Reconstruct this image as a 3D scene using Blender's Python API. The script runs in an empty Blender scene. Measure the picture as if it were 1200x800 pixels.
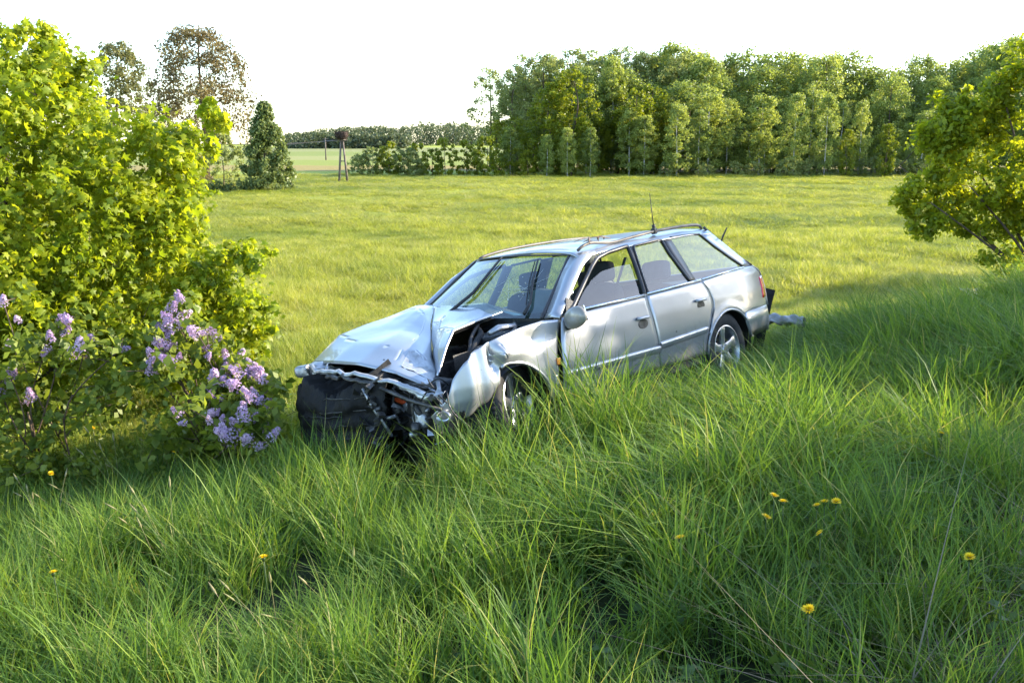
import bpy, bmesh, math, random
import numpy as np
from mathutils import Vector, Matrix, Euler
R_ = math.radians
sc = bpy.context.scene
col = sc.collection
rng = np.random.default_rng(7)
random.seed(7)

# ------------------------------------------------------------------ camera, sky, sun, exposure
CAMZ = 1.75
cam_d = bpy.data.cameras.new('camera'); cam = bpy.data.objects.new('camera', cam_d); col.objects.link(cam)
cam_d.sensor_width = 36.0; cam_d.lens = 33.0; cam_d.clip_end = 4000; cam_d.clip_start = 0.05
cam.location = (0, 0, CAMZ); cam.rotation_euler = (R_(90 - 11.91), 0, 0)
sc.camera = cam
SUN_AZ, SUN_EL = R_(76.0), R_(22.0)          # clockwise from +Y, height
SUN_STRENGTH, SKY_STRENGTH, EXPOSURE = 3.3, 0.15, 2.15
w = bpy.data.worlds.new('World'); sc.world = w; w.use_nodes = True
nt = w.node_tree; bg = nt.nodes['Background']
sky = nt.nodes.new('ShaderNodeTexSky'); sky.sky_type = 'NISHITA'; sky.sun_disc = False
sky.sun_elevation = SUN_EL; sky.sun_rotation = SUN_AZ
sky.air_density = 1.0; sky.dust_density = 0.7; sky.ozone_density = 2.2; sky.altitude = 100
nt.links.new(sky.outputs[0], bg.inputs[0]); bg.inputs[1].default_value = SKY_STRENGTH
sun_d = bpy.data.lights.new('sun', 'SUN'); sun_d.energy = SUN_STRENGTH; sun_d.angle = R_(0.5)
sun_d.color = (1.0, 0.88, 0.68)
sun = bpy.data.objects.new('sun', sun_d); col.objects.link(sun)
to_sun = Vector((math.sin(SUN_AZ)*math.cos(SUN_EL), math.cos(SUN_AZ)*math.cos(SUN_EL), math.sin(SUN_EL)))
sun.rotation_euler = to_sun.to_track_quat('Z', 'Y').to_euler()
sc.view_settings.view_transform = 'Standard'; sc.view_settings.look = 'None'
sc.view_settings.exposure = EXPOSURE; sc.view_settings.gamma = 1.0
sc.cycles.max_bounces = 6; sc.cycles.transparent_max_bounces = 10

# ------------------------------------------------------------------ helpers
def tag(o, label=None, cat=None, group=None, kind=None):
    if label: o['label'] = label
    if cat: o['category'] = cat
    if group: o['group'] = group
    if kind: o['kind'] = kind
    return o
def empty(name, loc, label=None, cat=None, group=None, rz=0.0, scale=1.0):
    o = bpy.data.objects.new(name, None); col.objects.link(o); o.empty_display_size = 0.2
    o.location = loc; o.rotation_euler = (0, 0, rz); o.scale = (scale,)*3
    return tag(o, label, cat, group)
def link(name, me, parent=None, mat=None):
    o = bpy.data.objects.new(name, me); col.objects.link(o)
    if mat is not None: me.materials.append(mat)
    if parent is not None: o.parent = parent
    return o
def np_mesh(name, V, F, attr=None, smooth=False):
    """V (n,3), F (m,k) all faces of one size"""
    V = np.asarray(V, np.float32); F = np.asarray(F, np.int32)
    me = bpy.data.meshes.new(name); m, k = F.shape
    me.vertices.add(len(V)); me.vertices.foreach_set('co', V.ravel())
    me.loops.add(m*k); me.loops.foreach_set('vertex_index', F.ravel())
    me.polygons.add(m); me.polygons.foreach_set('loop_start', np.arange(0, m*k, k, dtype=np.int32))
    if smooth: me.polygons.foreach_set('use_smooth', np.ones(m, bool))
    me.update(calc_edges=True)
    if attr is not None:
        a = me.attributes.new('v', 'FLOAT', 'FACE'); a.data.foreach_set('value', np.asarray(attr, np.float32))
    return me
def py_mesh(name, V, F, smooth=True):
    me = bpy.data.meshes.new(name); me.from_pydata([tuple(map(float, v)) for v in V], [], F); me.update()
    if smooth: me.polygons.foreach_set('use_smooth', [True]*len(me.polygons))
    return me
class MB:
    """collects boxes, tubes, grids, then links them as one mesh"""
    def __init__(s): s.V = []; s.F = []
    def add(s, V, F):
        o = len(s.V); s.V += [tuple(map(float, v)) for v in V]; s.F += [[i+o for i in f] for f in F]; return s
    def box(s, c, d, M=None, taper=1.0):
        V = []
        for z in (-1, 1):
            t = 1.0 if z < 0 else taper
            for (x, y) in ((-1, -1), (1, -1), (1, 1), (-1, 1)):
                p = Vector((x*d[0]/2*t, y*d[1]/2*t, z*d[2]/2))
                if M is not None: p = M @ p
                V.append(p + Vector(c))
        return s.add(V, [[3,2,1,0],[4,5,6,7],[0,1,5,4],[1,2,6,5],[2,3,7,6],[3,0,4,7]])
    def tube(s, pts, r, n=8, flat=None, cap=True):
        pts = [Vector(p) for p in pts]; rs = r if hasattr(r, '__len__') else [r]*len(pts)
        V = []; F = []; N = len(pts); up = None
        for i, p in enumerate(pts):
            t = (pts[min(i+1, N-1)] - pts[max(i-1, 0)])
            if t.length < 1e-9: t = Vector((0, 0, 1))
            t.normalize()
            if up is None:
                up = Vector((0, 0, 1)) if abs(t.z) < .9 else Vector((1, 0, 0))
            a = t.cross(up)
            if a.length < 1e-6: a = t.cross(Vector((0, 1, 0)))
            a.normalize(); b = a.cross(t).normalized(); up = b
            for k in range(n):
                an = 2*math.pi*k/n
                V.append(p + a*math.cos(an)*rs[i] + b*math.sin(an)*rs[i]*(flat or 1.0))
        for i in range(N-1):
            for k in range(n):
                F.append([i*n+k, i*n+(k+1) % n, (i+1)*n+(k+1) % n, (i+1)*n+k])
        if cap:
            F.append(list(range(n))[::-1]); F.append([(N-1)*n+k for k in range(n)])
        return s.add(V, F)
    def lathe(s, prof, c=(0, 0, 0), n=24, axis='y', closed=False):
        """prof list of (r, h)"""
        V = []; F = []; m = len(prof)
        for k in range(n):
            an = 2*math.pi*k/n
            for (r, h) in prof:
                if axis == 'y': p = (r*math.cos(an), h, r*math.sin(an))
                elif axis == 'x': p = (h, r*math.cos(an), r*math.sin(an))
                else: p = (r*math.cos(an), r*math.sin(an), h)
                V.append((p[0]+c[0], p[1]+c[1], p[2]+c[2]))
        mm = m if closed else m-1
        for k in range(n):
            for j in range(mm):
                a, b = k*m+j, k*m+(j+1) % m; k2 = (k+1) % n
                F.append([a, b, k2*m+(j+1) % m, k2*m+j])
        return s.add(V, F)
    def grid(s, G):
        G = np.asarray(G); n, m = G.shape[:2]
        return s.add(G.reshape(-1, 3), [[i*m+j, i*m+j+1, (i+1)*m+j+1, (i+1)*m+j] for i in range(n-1) for j in range(m-1)])
    def build(s, name, mat, parent=None, smooth=False, bevel=0, solid=0, subsurf=0, recalc=True):
        me = py_mesh(name, s.V, s.F, smooth)
        if recalc:
            bm = bmesh.new(); bm.from_mesh(me); bmesh.ops.recalc_face_normals(bm, faces=bm.faces); bm.to_mesh(me); bm.free()
        o = link(name, me, parent, mat); mods(o, bevel, solid, subsurf); return o
def mods(o, bevel=0, solid=0, subsurf=0):
    if subsurf:
        m = o.modifiers.new('sub', 'SUBSURF'); m.levels = m.render_levels = subsurf
    if solid:
        m = o.modifiers.new('sol', 'SOLIDIFY'); m.thickness = solid; m.offset = -1
    if bevel:
        m = o.modifiers.new('bev', 'BEVEL'); m.width = bevel; m.segments = 2; m.limit_method = 'ANGLE'; m.angle_limit = R_(40)
def copy_tree(o, parent=None):
    c = o.copy(); col.objects.link(c); c.parent = parent
    for ch in o.children: copy_tree(ch, c)
    return c

# ------------------------------------------------------------------ materials
def new_mat(name):
    m = bpy.data.materials.new(name); m.use_nodes = True
    n = m.node_tree; n.nodes.clear()
    out = n.nodes.new('ShaderNodeOutputMaterial')
    return m, n, out
def bsdf(n, color=(.5,.5,.5), rough=.5, metal=0, spec=.5, coat=0):
    b = n.nodes.new('ShaderNodeBsdfPrincipled')
    b.inputs['Base Color'].default_value = (*color, 1); b.inputs['Roughness'].default_value = rough
    b.inputs['Metallic'].default_value = metal; b.inputs['Specular IOR Level'].default_value = spec
    b.inputs['Coat Weight'].default_value = coat; b.inputs['Coat Roughness'].default_value = .05
    return b
def ramp(n, pts):
    r = n.nodes.new('ShaderNodeValToRGB'); e = r.color_ramp.elements
    while len(e) > len(pts): e.remove(e[-1])
    while len(e) < len(pts): e.new(1.0)
    for i, (p, c) in enumerate(pts): e[i].position = p; e[i].color = (*c, 1)
    return r
def noise(n, scale, detail=4, coord='Object', rough=.55):
    tc = n.nodes.new('ShaderNodeTexCoord'); t = n.nodes.new('ShaderNodeTexNoise')
    t.inputs['Scale'].default_value = scale; t.inputs['Detail'].default_value = detail; t.inputs['Roughness'].default_value = rough
    n.links.new(tc.outputs[coord], t.inputs['Vector']); return t
def simple(name, color, rough=.5, metal=0, spec=.5, coat=0, var=.25, scale=6, bump=0.0, bscale=40):
    m, n, out = new_mat(name); b = bsdf(n, color, rough, metal, spec, coat)
    t = noise(n, scale)
    lo = tuple(c*(1-var) for c in color); hi = tuple(min(1, c*(1+var)) for c in color)
    r = ramp(n, [(.3, lo), (.7, hi)]); n.links.new(t.outputs['Fac'], r.inputs['Fac']); n.links.new(r.outputs[0], b.inputs['Base Color'])
    if bump:
        t2 = noise(n, bscale, 5); bp = n.nodes.new('ShaderNodeBump'); bp.inputs['Strength'].default_value = bump; bp.inputs['Distance'].default_value = .02
        n.links.new(t2.outputs['Fac'], bp.inputs['Height']); n.links.new(bp.outputs[0], b.inputs['Normal'])
    n.links.new(b.outputs[0], out.inputs[0]); return m
def leaf_mat(name, stops, trans=.45, tint=(1.25, 1.2, .6), rough=.45, spec=.35, objvar=.35, hue=0.0):
    """colour ramp over a per-leaf value plus a per-object random; reflects and lets light through"""
    m, n, out = new_mat(name); L = n.links
    at = n.nodes.new('ShaderNodeAttribute'); at.attribute_name = 'v'
    oi = n.nodes.new('ShaderNodeObjectInfo')
    mr = n.nodes.new('ShaderNodeMapRange'); L.new(oi.outputs['Random'], mr.inputs[0]); mr.inputs[3].default_value = -objvar; mr.inputs[4].default_value = objvar
    ad = n.nodes.new('ShaderNodeMath'); ad.operation = 'ADD'; ad.use_clamp = True
    L.new(at.outputs['Fac'], ad.inputs[0]); L.new(mr.outputs[0], ad.inputs[1])
    r = ramp(n, stops); L.new(ad.outputs[0], r.inputs[0])
    b = bsdf(n, (0, 0, 0), rough, 0, spec); L.new(r.outputs[0], b.inputs['Base Color'])
    mul = n.nodes.new('ShaderNodeMix'); mul.data_type = 'RGBA'; mul.blend_type = 'MULTIPLY'; mul.clamp_result = True
    mul.inputs['Factor'].default_value = 1; L.new(r.outputs[0], mul.inputs[6]); mul.inputs[7].default_value = (*[t for t in tint], 1)
    t = n.nodes.new('ShaderNodeBsdfTranslucent'); L.new(mul.outputs[2], t.inputs[0])
    mx = n.nodes.new('ShaderNodeMixShader'); mx.inputs[0].default_value = trans
    L.new(b.outputs[0], mx.inputs[1]); L.new(t.outputs[0], mx.inputs[2]); L.new(mx.outputs[0], out.inputs[0])
    return m
def glass_mat(name, tint=(.8,.86,.85), refl=1.0, haze=0.0, hazecol=(.5,.5,.5), tinted=None, rough=0.0):
    m, n, out = new_mat(name); L = n.links
    tr = n.nodes.new('ShaderNodeBsdfTransparent'); tr.inputs[0].default_value = (*tint, 1)
    gl = n.nodes.new('ShaderNodeBsdfGlossy'); gl.inputs['Roughness'].default_value = rough
    fr = n.nodes.new('ShaderNodeFresnel'); ge = n.nodes.new('ShaderNodeNewGeometry'); io = n.nodes.new('ShaderNodeMapRange')   # thin pane: same reflectance from both sides
    io.inputs[3].default_value = 1.52; io.inputs[4].default_value = 1/1.52; L.new(ge.outputs['Backfacing'], io.inputs[0]); L.new(io.outputs[0], fr.inputs[0])
    mu = n.nodes.new('ShaderNodeMath'); mu.operation = 'MULTIPLY'; mu.use_clamp = True; mu.inputs[1].default_value = refl; L.new(fr.outputs[0], mu.inputs[0])
    base = tr
    if haze:
        d = n.nodes.new('ShaderNodeBsdfDiffuse'); d.inputs[0].default_value = (*hazecol, 1)
        mm = n.nodes.new('ShaderNodeMixShader')
        t = noise(n, 3.0, 5); rr = ramp(n, [(.3, (haze*.6,)*3), (.75, (haze*1.3,)*3)]); L.new(t.outputs['Fac'], rr.inputs[0])
        L.new(rr.outputs[0], mm.inputs[0]); L.new(tr.outputs[0], mm.inputs[1]); L.new(d.outputs[0], mm.inputs[2]); base = mm
    mx = n.nodes.new('ShaderNodeMixShader'); L.new(mu.outputs[0], mx.inputs[0]); L.new(base.outputs[0], mx.inputs[1]); L.new(gl.outputs[0], mx.inputs[2])
    L.new(mx.outputs[0], out.inputs[0]); return m
def paint_mat(name, color):
    m, n, out = new_mat(name); L = n.links
    b = bsdf(n, color, .30, .62, .5, .45); b.inputs['Coat Roughness'].default_value = .03
    t = noise(n, 2.2, 8, rough=.65); r = ramp(n, [(.38, tuple(c*.93 for c in color)), (.62, color)])
    t2 = noise(n, 34, 6, rough=.7); r2 = ramp(n, [(.66, (0, 0, 0)), (.74, (1, 1, 1))])      # road dirt flecks
    L.new(t.outputs['Fac'], r.inputs[0]); L.new(t2.outputs['Fac'], r2.inputs[0])
    mx = n.nodes.new('ShaderNodeMix'); mx.data_type = 'RGBA'; L.new(r2.outputs[0], mx.inputs['Factor']); L.new(r.outputs[0], mx.inputs[6]); mx.inputs[7].default_value = (.19, .18, .16, 1)
    L.new(mx.outputs[2], b.inputs['Base Color'])
    tcm = n.nodes.new('ShaderNodeTexCoord'); sx = n.nodes.new('ShaderNodeSeparateXYZ'); L.new(tcm.outputs['Object'], sx.inputs[0])
    mz = n.nodes.new('ShaderNodeMapRange'); L.new(sx.outputs[2], mz.inputs[0]); mz.inputs[1].default_value = .68; mz.inputs[2].default_value = .33; mz.inputs[3].default_value = -.05; mz.inputs[4].default_value = .30
    t3 = noise(n, 7, 8, rough=.75); am = n.nodes.new('ShaderNodeMath'); am.operation = 'ADD'; L.new(t3.outputs['Fac'], am.inputs[0]); L.new(mz.outputs[0], am.inputs[1])
    r3 = ramp(n, [(.60, (0, 0, 0)), (.80, (.75, .75, .75))]); L.new(am.outputs[0], r3.inputs[0])
    mm = n.nodes.new('ShaderNodeMix'); mm.data_type = 'RGBA'; L.new(r3.outputs[0], mm.inputs['Factor']); L.new(mx.outputs[2], mm.inputs[6]); mm.inputs[7].default_value = (.20, .175, .13, 1)
    L.new(mm.outputs[2], b.inputs['Base Color']); iv = n.nodes.new('ShaderNodeMapRange'); L.new(r3.outputs[0], iv.inputs[0]); iv.inputs[3].default_value = .62; iv.inputs[4].default_value = 0; L.new(iv.outputs[0], b.inputs['Metallic'])
    iv2 = n.nodes.new('ShaderNodeMapRange'); L.new(r3.outputs[0], iv2.inputs[0]); iv2.inputs[3].default_value = .45; iv2.inputs[4].default_value = 0; L.new(iv2.outputs[0], b.inputs['Coat Weight'])
    rr = n.nodes.new('ShaderNodeMapRange'); L.new(t.outputs['Fac'], rr.inputs[0]); rr.inputs[3].default_value = .22; rr.inputs[4].default_value = .40
    L.new(rr.outputs[0], b.inputs['Roughness'])
    L.new(b.outputs[0], out.inputs[0]); return m
M = {}
M['paint'] = paint_mat('silver_paint', (.39, .40, .42))
M['scuffed'] = simple('scuffed_silver', (.42, .43, .44), .45, .6, .5, 0, .5, 9, .35, 25)
M['black'] = simple('black_plastic', (.018, .018, .019), .55, 0, .4, 0, .3, 8, .25, 60)
M['torn'] = simple('torn_black_plastic', (.014, .0135, .013), .72, 0, .18, 0, .5, 5, .8, 14)
M['rubber'] = simple('tyre_rubber', (.035, .034, .033), .85, 0, .25, 0, .35, 12, .25, 90)
M['alloy'] = simple('alloy', (.55, .55, .56), .32, .85, .5, 0, .15, 10)
M['steel'] = simple('bare_steel', (.38, .38, .39), .42, .8, .5, 0, .45, 11, .3, 30)
M['dark_metal'] = simple('greasy_metal', (.07, .066, .062), .45, .5, .5, 0, .6, 14, .5, 40)
M['cloth'] = simple('seat_cloth', (.035, .037, .042), .85, 0, .3, 0, .25, 20)
M['rail'] = simple('roof_rail_black', (.085, .072, .066), .5, 0, .4, 0, .5, 12)
M['trim'] = simple('dark_window_trim', (.03, .026, .026), .35, 0, .5, 0, .3, 8)
M['brown_trim'] = simple('torn_brown_trim', (.16, .10, .07), .6, 0, .4, 0, .5, 20, .5, 50)
M['chrome'] = simple('pale_trim', (.72, .72, .73), .22, .9, .5, 0, .1, 8)
M['red_lens'] = simple('red_lens', (.62, .012, .015), .12, 0, .6, .6, .15, 6)
M['amber'] = simple('amber_lens', (.85, .25, .02), .15, 0, .6, .5, .1, 6)
M['orange'] = simple('orange_plastic', (.55, .08, .02), .4, 0, .5, 0, .3, 10)
M['clear'] = simple('headlamp_lens', (.55, .57, .58), .12, .1, .7, .5, .3, 18)
M['mirror'] = simple('mirror_face', (.8, .8, .82), .04, 1, .5, 0, .02, 4)
M['screen'] = glass_mat('windscreen_glass', (.58, .75, .73), 2.2, .01, (.35, .5, .5))
M['side_glass'] = glass_mat('side_glass', (.76, .84, .83), 1.4, .012, (.5, .5, .5))
M['crack'] = simple('crushed_glass', (.38, .42, .42), .3, 0, .6, 0, .2, 30)
M['bark'] = simple('brown_bark', (.085, .062, .045), .9, 0, .2, 0, .5, 9, .6, 18)
M['bark_dark'] = simple('dark_bark', (.05, .038, .03), .9, 0, .2, 0, .4, 9, .5, 18)
M['birch_bark'] = simple('birch_bark', (.42, .40, .37), .8, 0, .2, 0, .6, 3, .3, 8)
M['post'] = simple('weathered_post', (.16, .13, .11), .85, 0, .2, 0, .4, 4, .4, 12)
M['nest'] = simple('nest_twigs', (.06, .042, .035), .95, 0, .2, 0, .5, 9, .8, 10)
M['wire'] = simple('power_wire', (.12, .11, .10), .5, .4)
M['lilac_stem'] = simple('lilac_stem', (.11, .075, .05), .9, 0, .2, 0, .4, 12)
G_ = lambda a, b, c: (a, b, c)
M['maple'] = leaf_mat('maple_leaf', [(0, G_(.15,.22,.015)), (.45, G_(.27,.34,.022)), (1, G_(.42,.44,.035))], .60, (1.4, 1.3, .5), objvar=0)
M['bush'] = leaf_mat('bush_leaf', [(0, G_(.16,.22,.015)), (.5, G_(.30,.35,.022)), (1, G_(.44,.45,.03))], .62, (1.35, 1.25, .5), objvar=.05)
M['oak'] = leaf_mat('oak_leaf', [(0, G_(.12,.095,.045)), (.5, G_(.19,.155,.065)), (1, G_(.25,.24,.09))], .35, (1.2, 1.0, .7), objvar=.05)
M['pale_leaf'] = leaf_mat('pale_leaf', [(0, G_(.13,.14,.05)), (1, G_(.22,.22,.09))], .4, (1.2, 1.1, .7), objvar=.05)
M['conic_leaf'] = leaf_mat('conic_leaf', [(0, G_(.10,.145,.045)), (1, G_(.21,.26,.08))], .45, (1.2, 1.1, .7), objvar=.05)
M['birch_leaf'] = leaf_mat('birch_leaf', [(0, G_(.16,.21,.06)), (.5, G_(.25,.31,.08)), (1, G_(.38,.42,.12))], .52, (1.25, 1.2, .6), objvar=.35)
M['poplar_leaf'] = leaf_mat('poplar_leaf', [(0, G_(.18,.22,.08)), (1, G_(.33,.37,.13))], .5, (1.2, 1.15, .7), objvar=.25)
M['lit_leaf'] = leaf_mat('fresh_leaf', [(0, G_(.13,.18,.014)), (1, G_(.28,.30,.022))], .5, (1.35, 1.25, .5), objvar=.2)
M['far_leaf'] = leaf_mat('far_leaf', [(0, G_(.075,.10,.05)), (1, G_(.13,.15,.07))], .3, (1.1, 1.1, .8), objvar=.1)
M['lilac_leaf'] = leaf_mat('lilac_leaf', [(0, G_(.10,.155,.022)), (1, G_(.28,.33,.045))], .54, (1.3, 1.2, .6), objvar=.1)
M['lilac'] = leaf_mat('lilac_floret', [(0, G_(.36,.24,.44)), (.55, G_(.56,.39,.56)), (1, G_(.74,.58,.68))], .3, (1.1, 1, 1.05), objvar=.3, spec=.2)
M['dandelion'] = leaf_mat('dandelion_petal', [(0, G_(.80,.56,.012)), (1, G_(.88,.70,.02))], .25, (1.1, 1, .6), objvar=.1)
M['weed'] = leaf_mat('weed_leaf', [(0, G_(.05,.09,.02)), (1, G_(.10,.15,.03))], .35, objvar=.3)
M['tall_grass'] = leaf_mat('tall_grass', [(0, G_(.05,.11,.024)), (.4, G_(.12,.215,.036)), (.85, G_(.23,.325,.048)), (.97, G_(.30,.34,.07)), (1, G_(.34,.33,.13))], .50, (1.35, 1.25, .5), .5, .25, .22)
M['field_grass'] = leaf_mat('field_grass', [(0, G_(.18,.225,.035)), (.45, G_(.345,.365,.065)), (.85, G_(.48,.465,.10)), (1, G_(.55,.51,.27))], .52, (1.3, 1.25, .6), .45, .3, .4)
M['field_green'] = leaf_mat('field_green', [(0, G_(.14,.20,.03)), (.5, G_(.26,.31,.05)), (1, G_(.38,.40,.09))], .48, (1.3, 1.25, .6), .45, .3, .3)
M['straw'] = leaf_mat('dead_straw', [(0, G_(.10,.08,.05)), (1, G_(.32,.27,.18))], .2, (1, 1, .9), .7, .2, .2)

# ------------------------------------------------------------------ terrain
SX, SY = -.747, .665                       # unit vector from the road down the bank
_ks = np.array([-40, 1.4, 2.3, 3.3, 3.79, 5.36, 6.5, 8.2, 14, 4000]); _kz = np.array([0, 0, -.05, -.18, -.28, -.603, -.80, -.92, -.92, -.92])
def bank(x, y):
    """distance down the bank from the road edge; the road bends off to the right beyond the car"""
    t = .665*x+.747*y-7.6; return SX*x+SY*y + .42*np.clip(t, 0, 60)**2/(np.clip(t, 0, 60)+2.0)
def gz(x, y):
    x = np.asarray(x, float); y = np.asarray(y, float); s = bank(x, y)
    z = sum(np.interp(s+o, _ks, _kz) for o in (-.25, -.1, 0, .1, .25))/5
    far = np.clip((y-105)/330, 0, 1)
    z = z + 1.6*far*far*(3-2*far)
    k = np.clip((s-5.5)/3, 0, 1)
    z = z + k*.035*(np.sin(x*.9+1.3*np.sin(y*.4)) + np.sin(y*.7+x*.3))
    return z
def make_ground():
    a = np.concatenate([np.linspace(-14, 26, 141), 26 + np.cumsum(np.linspace(.4, 60, 60))]); xs_r = a
    ys = np.concatenate([np.linspace(-14, 26, 141), 26 + np.cumsum(np.linspace(.4, 60, 60))])
    xs = np.concatenate([-14 - np.cumsum(np.linspace(.4, 60, 60))[::-1], np.linspace(-14, 26, 141), 26 + np.cumsum(np.linspace(.4, 60, 60))])
    ys = np.concatenate([-14 - np.cumsum(np.linspace(.8, 40, 30))[::-1], ys])
    X, Y = np.meshgrid(xs, ys); Z = gz(X, Y)
    n, m = X.shape
    V = np.stack([X, Y, Z], -1).reshape(-1, 3)
    i, j = np.meshgrid(np.arange(n-1), np.arange(m-1), indexing='ij')
    F = np.stack([i*m+j, i*m+j+1, (i+1)*m+j+1, (i+1)*m+j], -1).reshape(-1, 4)
    me = np_mesh('ground', V, F, smooth=True)
    mt, n_, out = new_mat('meadow_soil'); L = n_.links
    ge = n_.nodes.new('ShaderNodeNewGeometry')
    dot = n_.nodes.new('ShaderNodeVectorMath'); dot.operation = 'DOT_PRODUCT'; dot.inputs[1].default_value = (SX, SY, 0)
    L.new(ge.outputs['Position'], dot.inputs[0])
    sep = n_.nodes.new('ShaderNodeSeparateXYZ'); L.new(ge.outputs['Position'], sep.inputs[0])
    def nz(scale, detail=5, rough=.6):
        t = n_.nodes.new('ShaderNodeTexNoise'); t.inputs['Scale'].default_value = scale; t.inputs['Detail'].default_value = detail; t.inputs['Roughness'].default_value = rough
        L.new(ge.outputs['Position'], t.inputs['Vector']); return t
    def mix(f, a, b):
        x = n_.nodes.new('ShaderNodeMix'); x.data_type = 'RGBA'
        L.new(f, x.inputs['Factor']); L.new(a, x.inputs[6]); L.new(b, x.inputs[7]); return x.outputs[2]
    def rng_(v, a, b):
        x = n_.nodes.new('ShaderNodeMapRange'); x.interpolation_type = 'SMOOTHSTEP'; L.new(v, x.inputs[0]); x.inputs[1].default_value = a; x.inputs[2].default_value = b; return x.outputs[0]
    t1 = nz(.35); t2 = nz(7.0); t3 = nz(.06, 3)
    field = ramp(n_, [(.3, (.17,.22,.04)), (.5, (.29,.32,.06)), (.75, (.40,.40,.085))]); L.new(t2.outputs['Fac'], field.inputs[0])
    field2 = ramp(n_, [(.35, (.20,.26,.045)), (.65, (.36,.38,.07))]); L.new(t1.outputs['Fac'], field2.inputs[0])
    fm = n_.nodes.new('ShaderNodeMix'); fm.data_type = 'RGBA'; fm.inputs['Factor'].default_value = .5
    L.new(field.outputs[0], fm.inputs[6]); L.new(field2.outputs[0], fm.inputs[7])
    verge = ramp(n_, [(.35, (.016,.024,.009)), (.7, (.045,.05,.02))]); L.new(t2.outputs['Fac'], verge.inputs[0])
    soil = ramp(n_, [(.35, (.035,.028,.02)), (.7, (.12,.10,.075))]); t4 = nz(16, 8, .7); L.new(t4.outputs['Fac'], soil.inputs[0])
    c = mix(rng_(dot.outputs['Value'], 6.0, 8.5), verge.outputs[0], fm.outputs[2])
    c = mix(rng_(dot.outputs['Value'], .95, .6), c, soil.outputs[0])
    # far strips of other crops beyond the edge of the meadow
    def strip(c, a, b, colr, soft):
        f = n_.nodes.new('ShaderNodeMath'); f.operation = 'MULTIPLY'
        L.new(rng_(sep.outputs['Y'], a-soft, a+soft), f.inputs[0]); L.new(rng_(sep.outputs['Y'], b+soft, b-soft), f.inputs[1])
        rgb = n_.nodes.new('ShaderNodeRGB'); rgb.outputs[0].default_value = (*colr, 1)
        return mix(f.outputs[0], c, rgb.outputs[0])
    c = strip(c, 94, 118, (.26, .21, .075), 1.5)
    c = strip(c, 118, 150, (.21, .24, .055), 2)
    c = strip(c, 150, 185, (.25, .25, .09), 2)
    c = strip(c, 185, 240, (.19, .22, .06), 3)
    c = strip(c, 240, 330, (.22, .23, .09), 3)
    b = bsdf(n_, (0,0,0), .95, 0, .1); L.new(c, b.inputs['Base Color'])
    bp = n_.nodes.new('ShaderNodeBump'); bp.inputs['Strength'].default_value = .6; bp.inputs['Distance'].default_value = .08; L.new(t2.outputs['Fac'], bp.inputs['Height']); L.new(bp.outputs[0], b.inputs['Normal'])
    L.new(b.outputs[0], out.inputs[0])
    o = link('ground', me, None, mt); tag(o, 'grassy roadside bank running down to a wide flat meadow', None, None, 'structure')
make_ground()
def make_road():
    m = simple('asphalt', (.055, .055, .055), .9, 0, .2, 0, .3, 3, .4, 60)
    t = Vector((.665, .747)); b = MB(); G = []
    for a in np.linspace(-60, 120, 40):
        G.append([(t.x*a+SX*s, t.y*a+SY*s, .004) for s in (-6.6, -3.8, -.9)])
    o = b.grid(G).build('road', m); tag(o, None, None, None, 'structure')
make_road()

# ------------------------------------------------------------------ grass (stuff, instanced tufts)
def tuft(name, n, rad, h0, h1, wid, lean, mat, segs=4, droop=.6, dirbias=0.0, seed=0, heads=0.0):
    r = np.random.default_rng(seed)
    ang = r.uniform(0, 2*np.pi, n); rr = rad*np.sqrt(r.uniform(0, 1, n))
    bx, by = rr*np.cos(ang), rr*np.sin(ang)
    h = r.uniform(h0, h1, n); la = r.uniform(0, 2*np.pi, n)
    lx = np.cos(la)*lean*r.uniform(.2, 1, n) - dirbias; ly = np.sin(la)*lean*r.uniform(.2, 1, n)
    t = np.linspace(0, 1, segs+1)[None, :]
    cur = (t**2)*(.5+droop*r.uniform(0, 1, (n, 1)))
    px = bx[:, None] + (lx*h)[:, None]*(cur+.25*t); py = by[:, None] + (ly*h)[:, None]*(cur+.25*t)
    ll = np.sqrt(lx**2+ly**2)[:, None]
    pz = h[:, None]*(t - .42*np.minimum(ll, 1.3)*cur*t)
    wa = la[:, None] + np.pi/2 + r.uniform(-.6, .6, (n, 1))
    ww = wid*r.uniform(.6, 1.25, (n, 1))*(np.array([.75, 1, .9, .62, .06]) if segs == 4 else np.array([.8, 1, .55, .05]))[None, :]/2
    ax, ay = np.cos(wa)*ww, np.sin(wa)*ww
    A = np.stack([px-ax, py-ay, pz], -1); B = np.stack([px+ax, py+ay, pz], -1)
    V = np.stack([A, B], 2).reshape(-1, 3)         # n,(segs+1),2,3
    k = np.arange(n)[:, None]*(2*(segs+1)) + 2*np.arange(segs)[None, :]
    F = np.stack([k, k+1, k+3, k+2], -1).reshape(-1, 4)
    v = np.repeat(np.clip(r.normal(.42, .2, n), 0, .96), segs)
    dry = np.repeat(r.uniform(0, 1, n) < .05, segs); v = np.where(dry, 1.0, v)
    me = np_mesh(name, V, F, v, smooth=True); me.materials.append(mat)
    return me
def tuft_collection(name, meshes):
    c = bpy.data.collections.new(name)
    for me in meshes:
        o = bpy.data.objects.new(me.name, me); c.objects.link(o)
    return c
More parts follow.
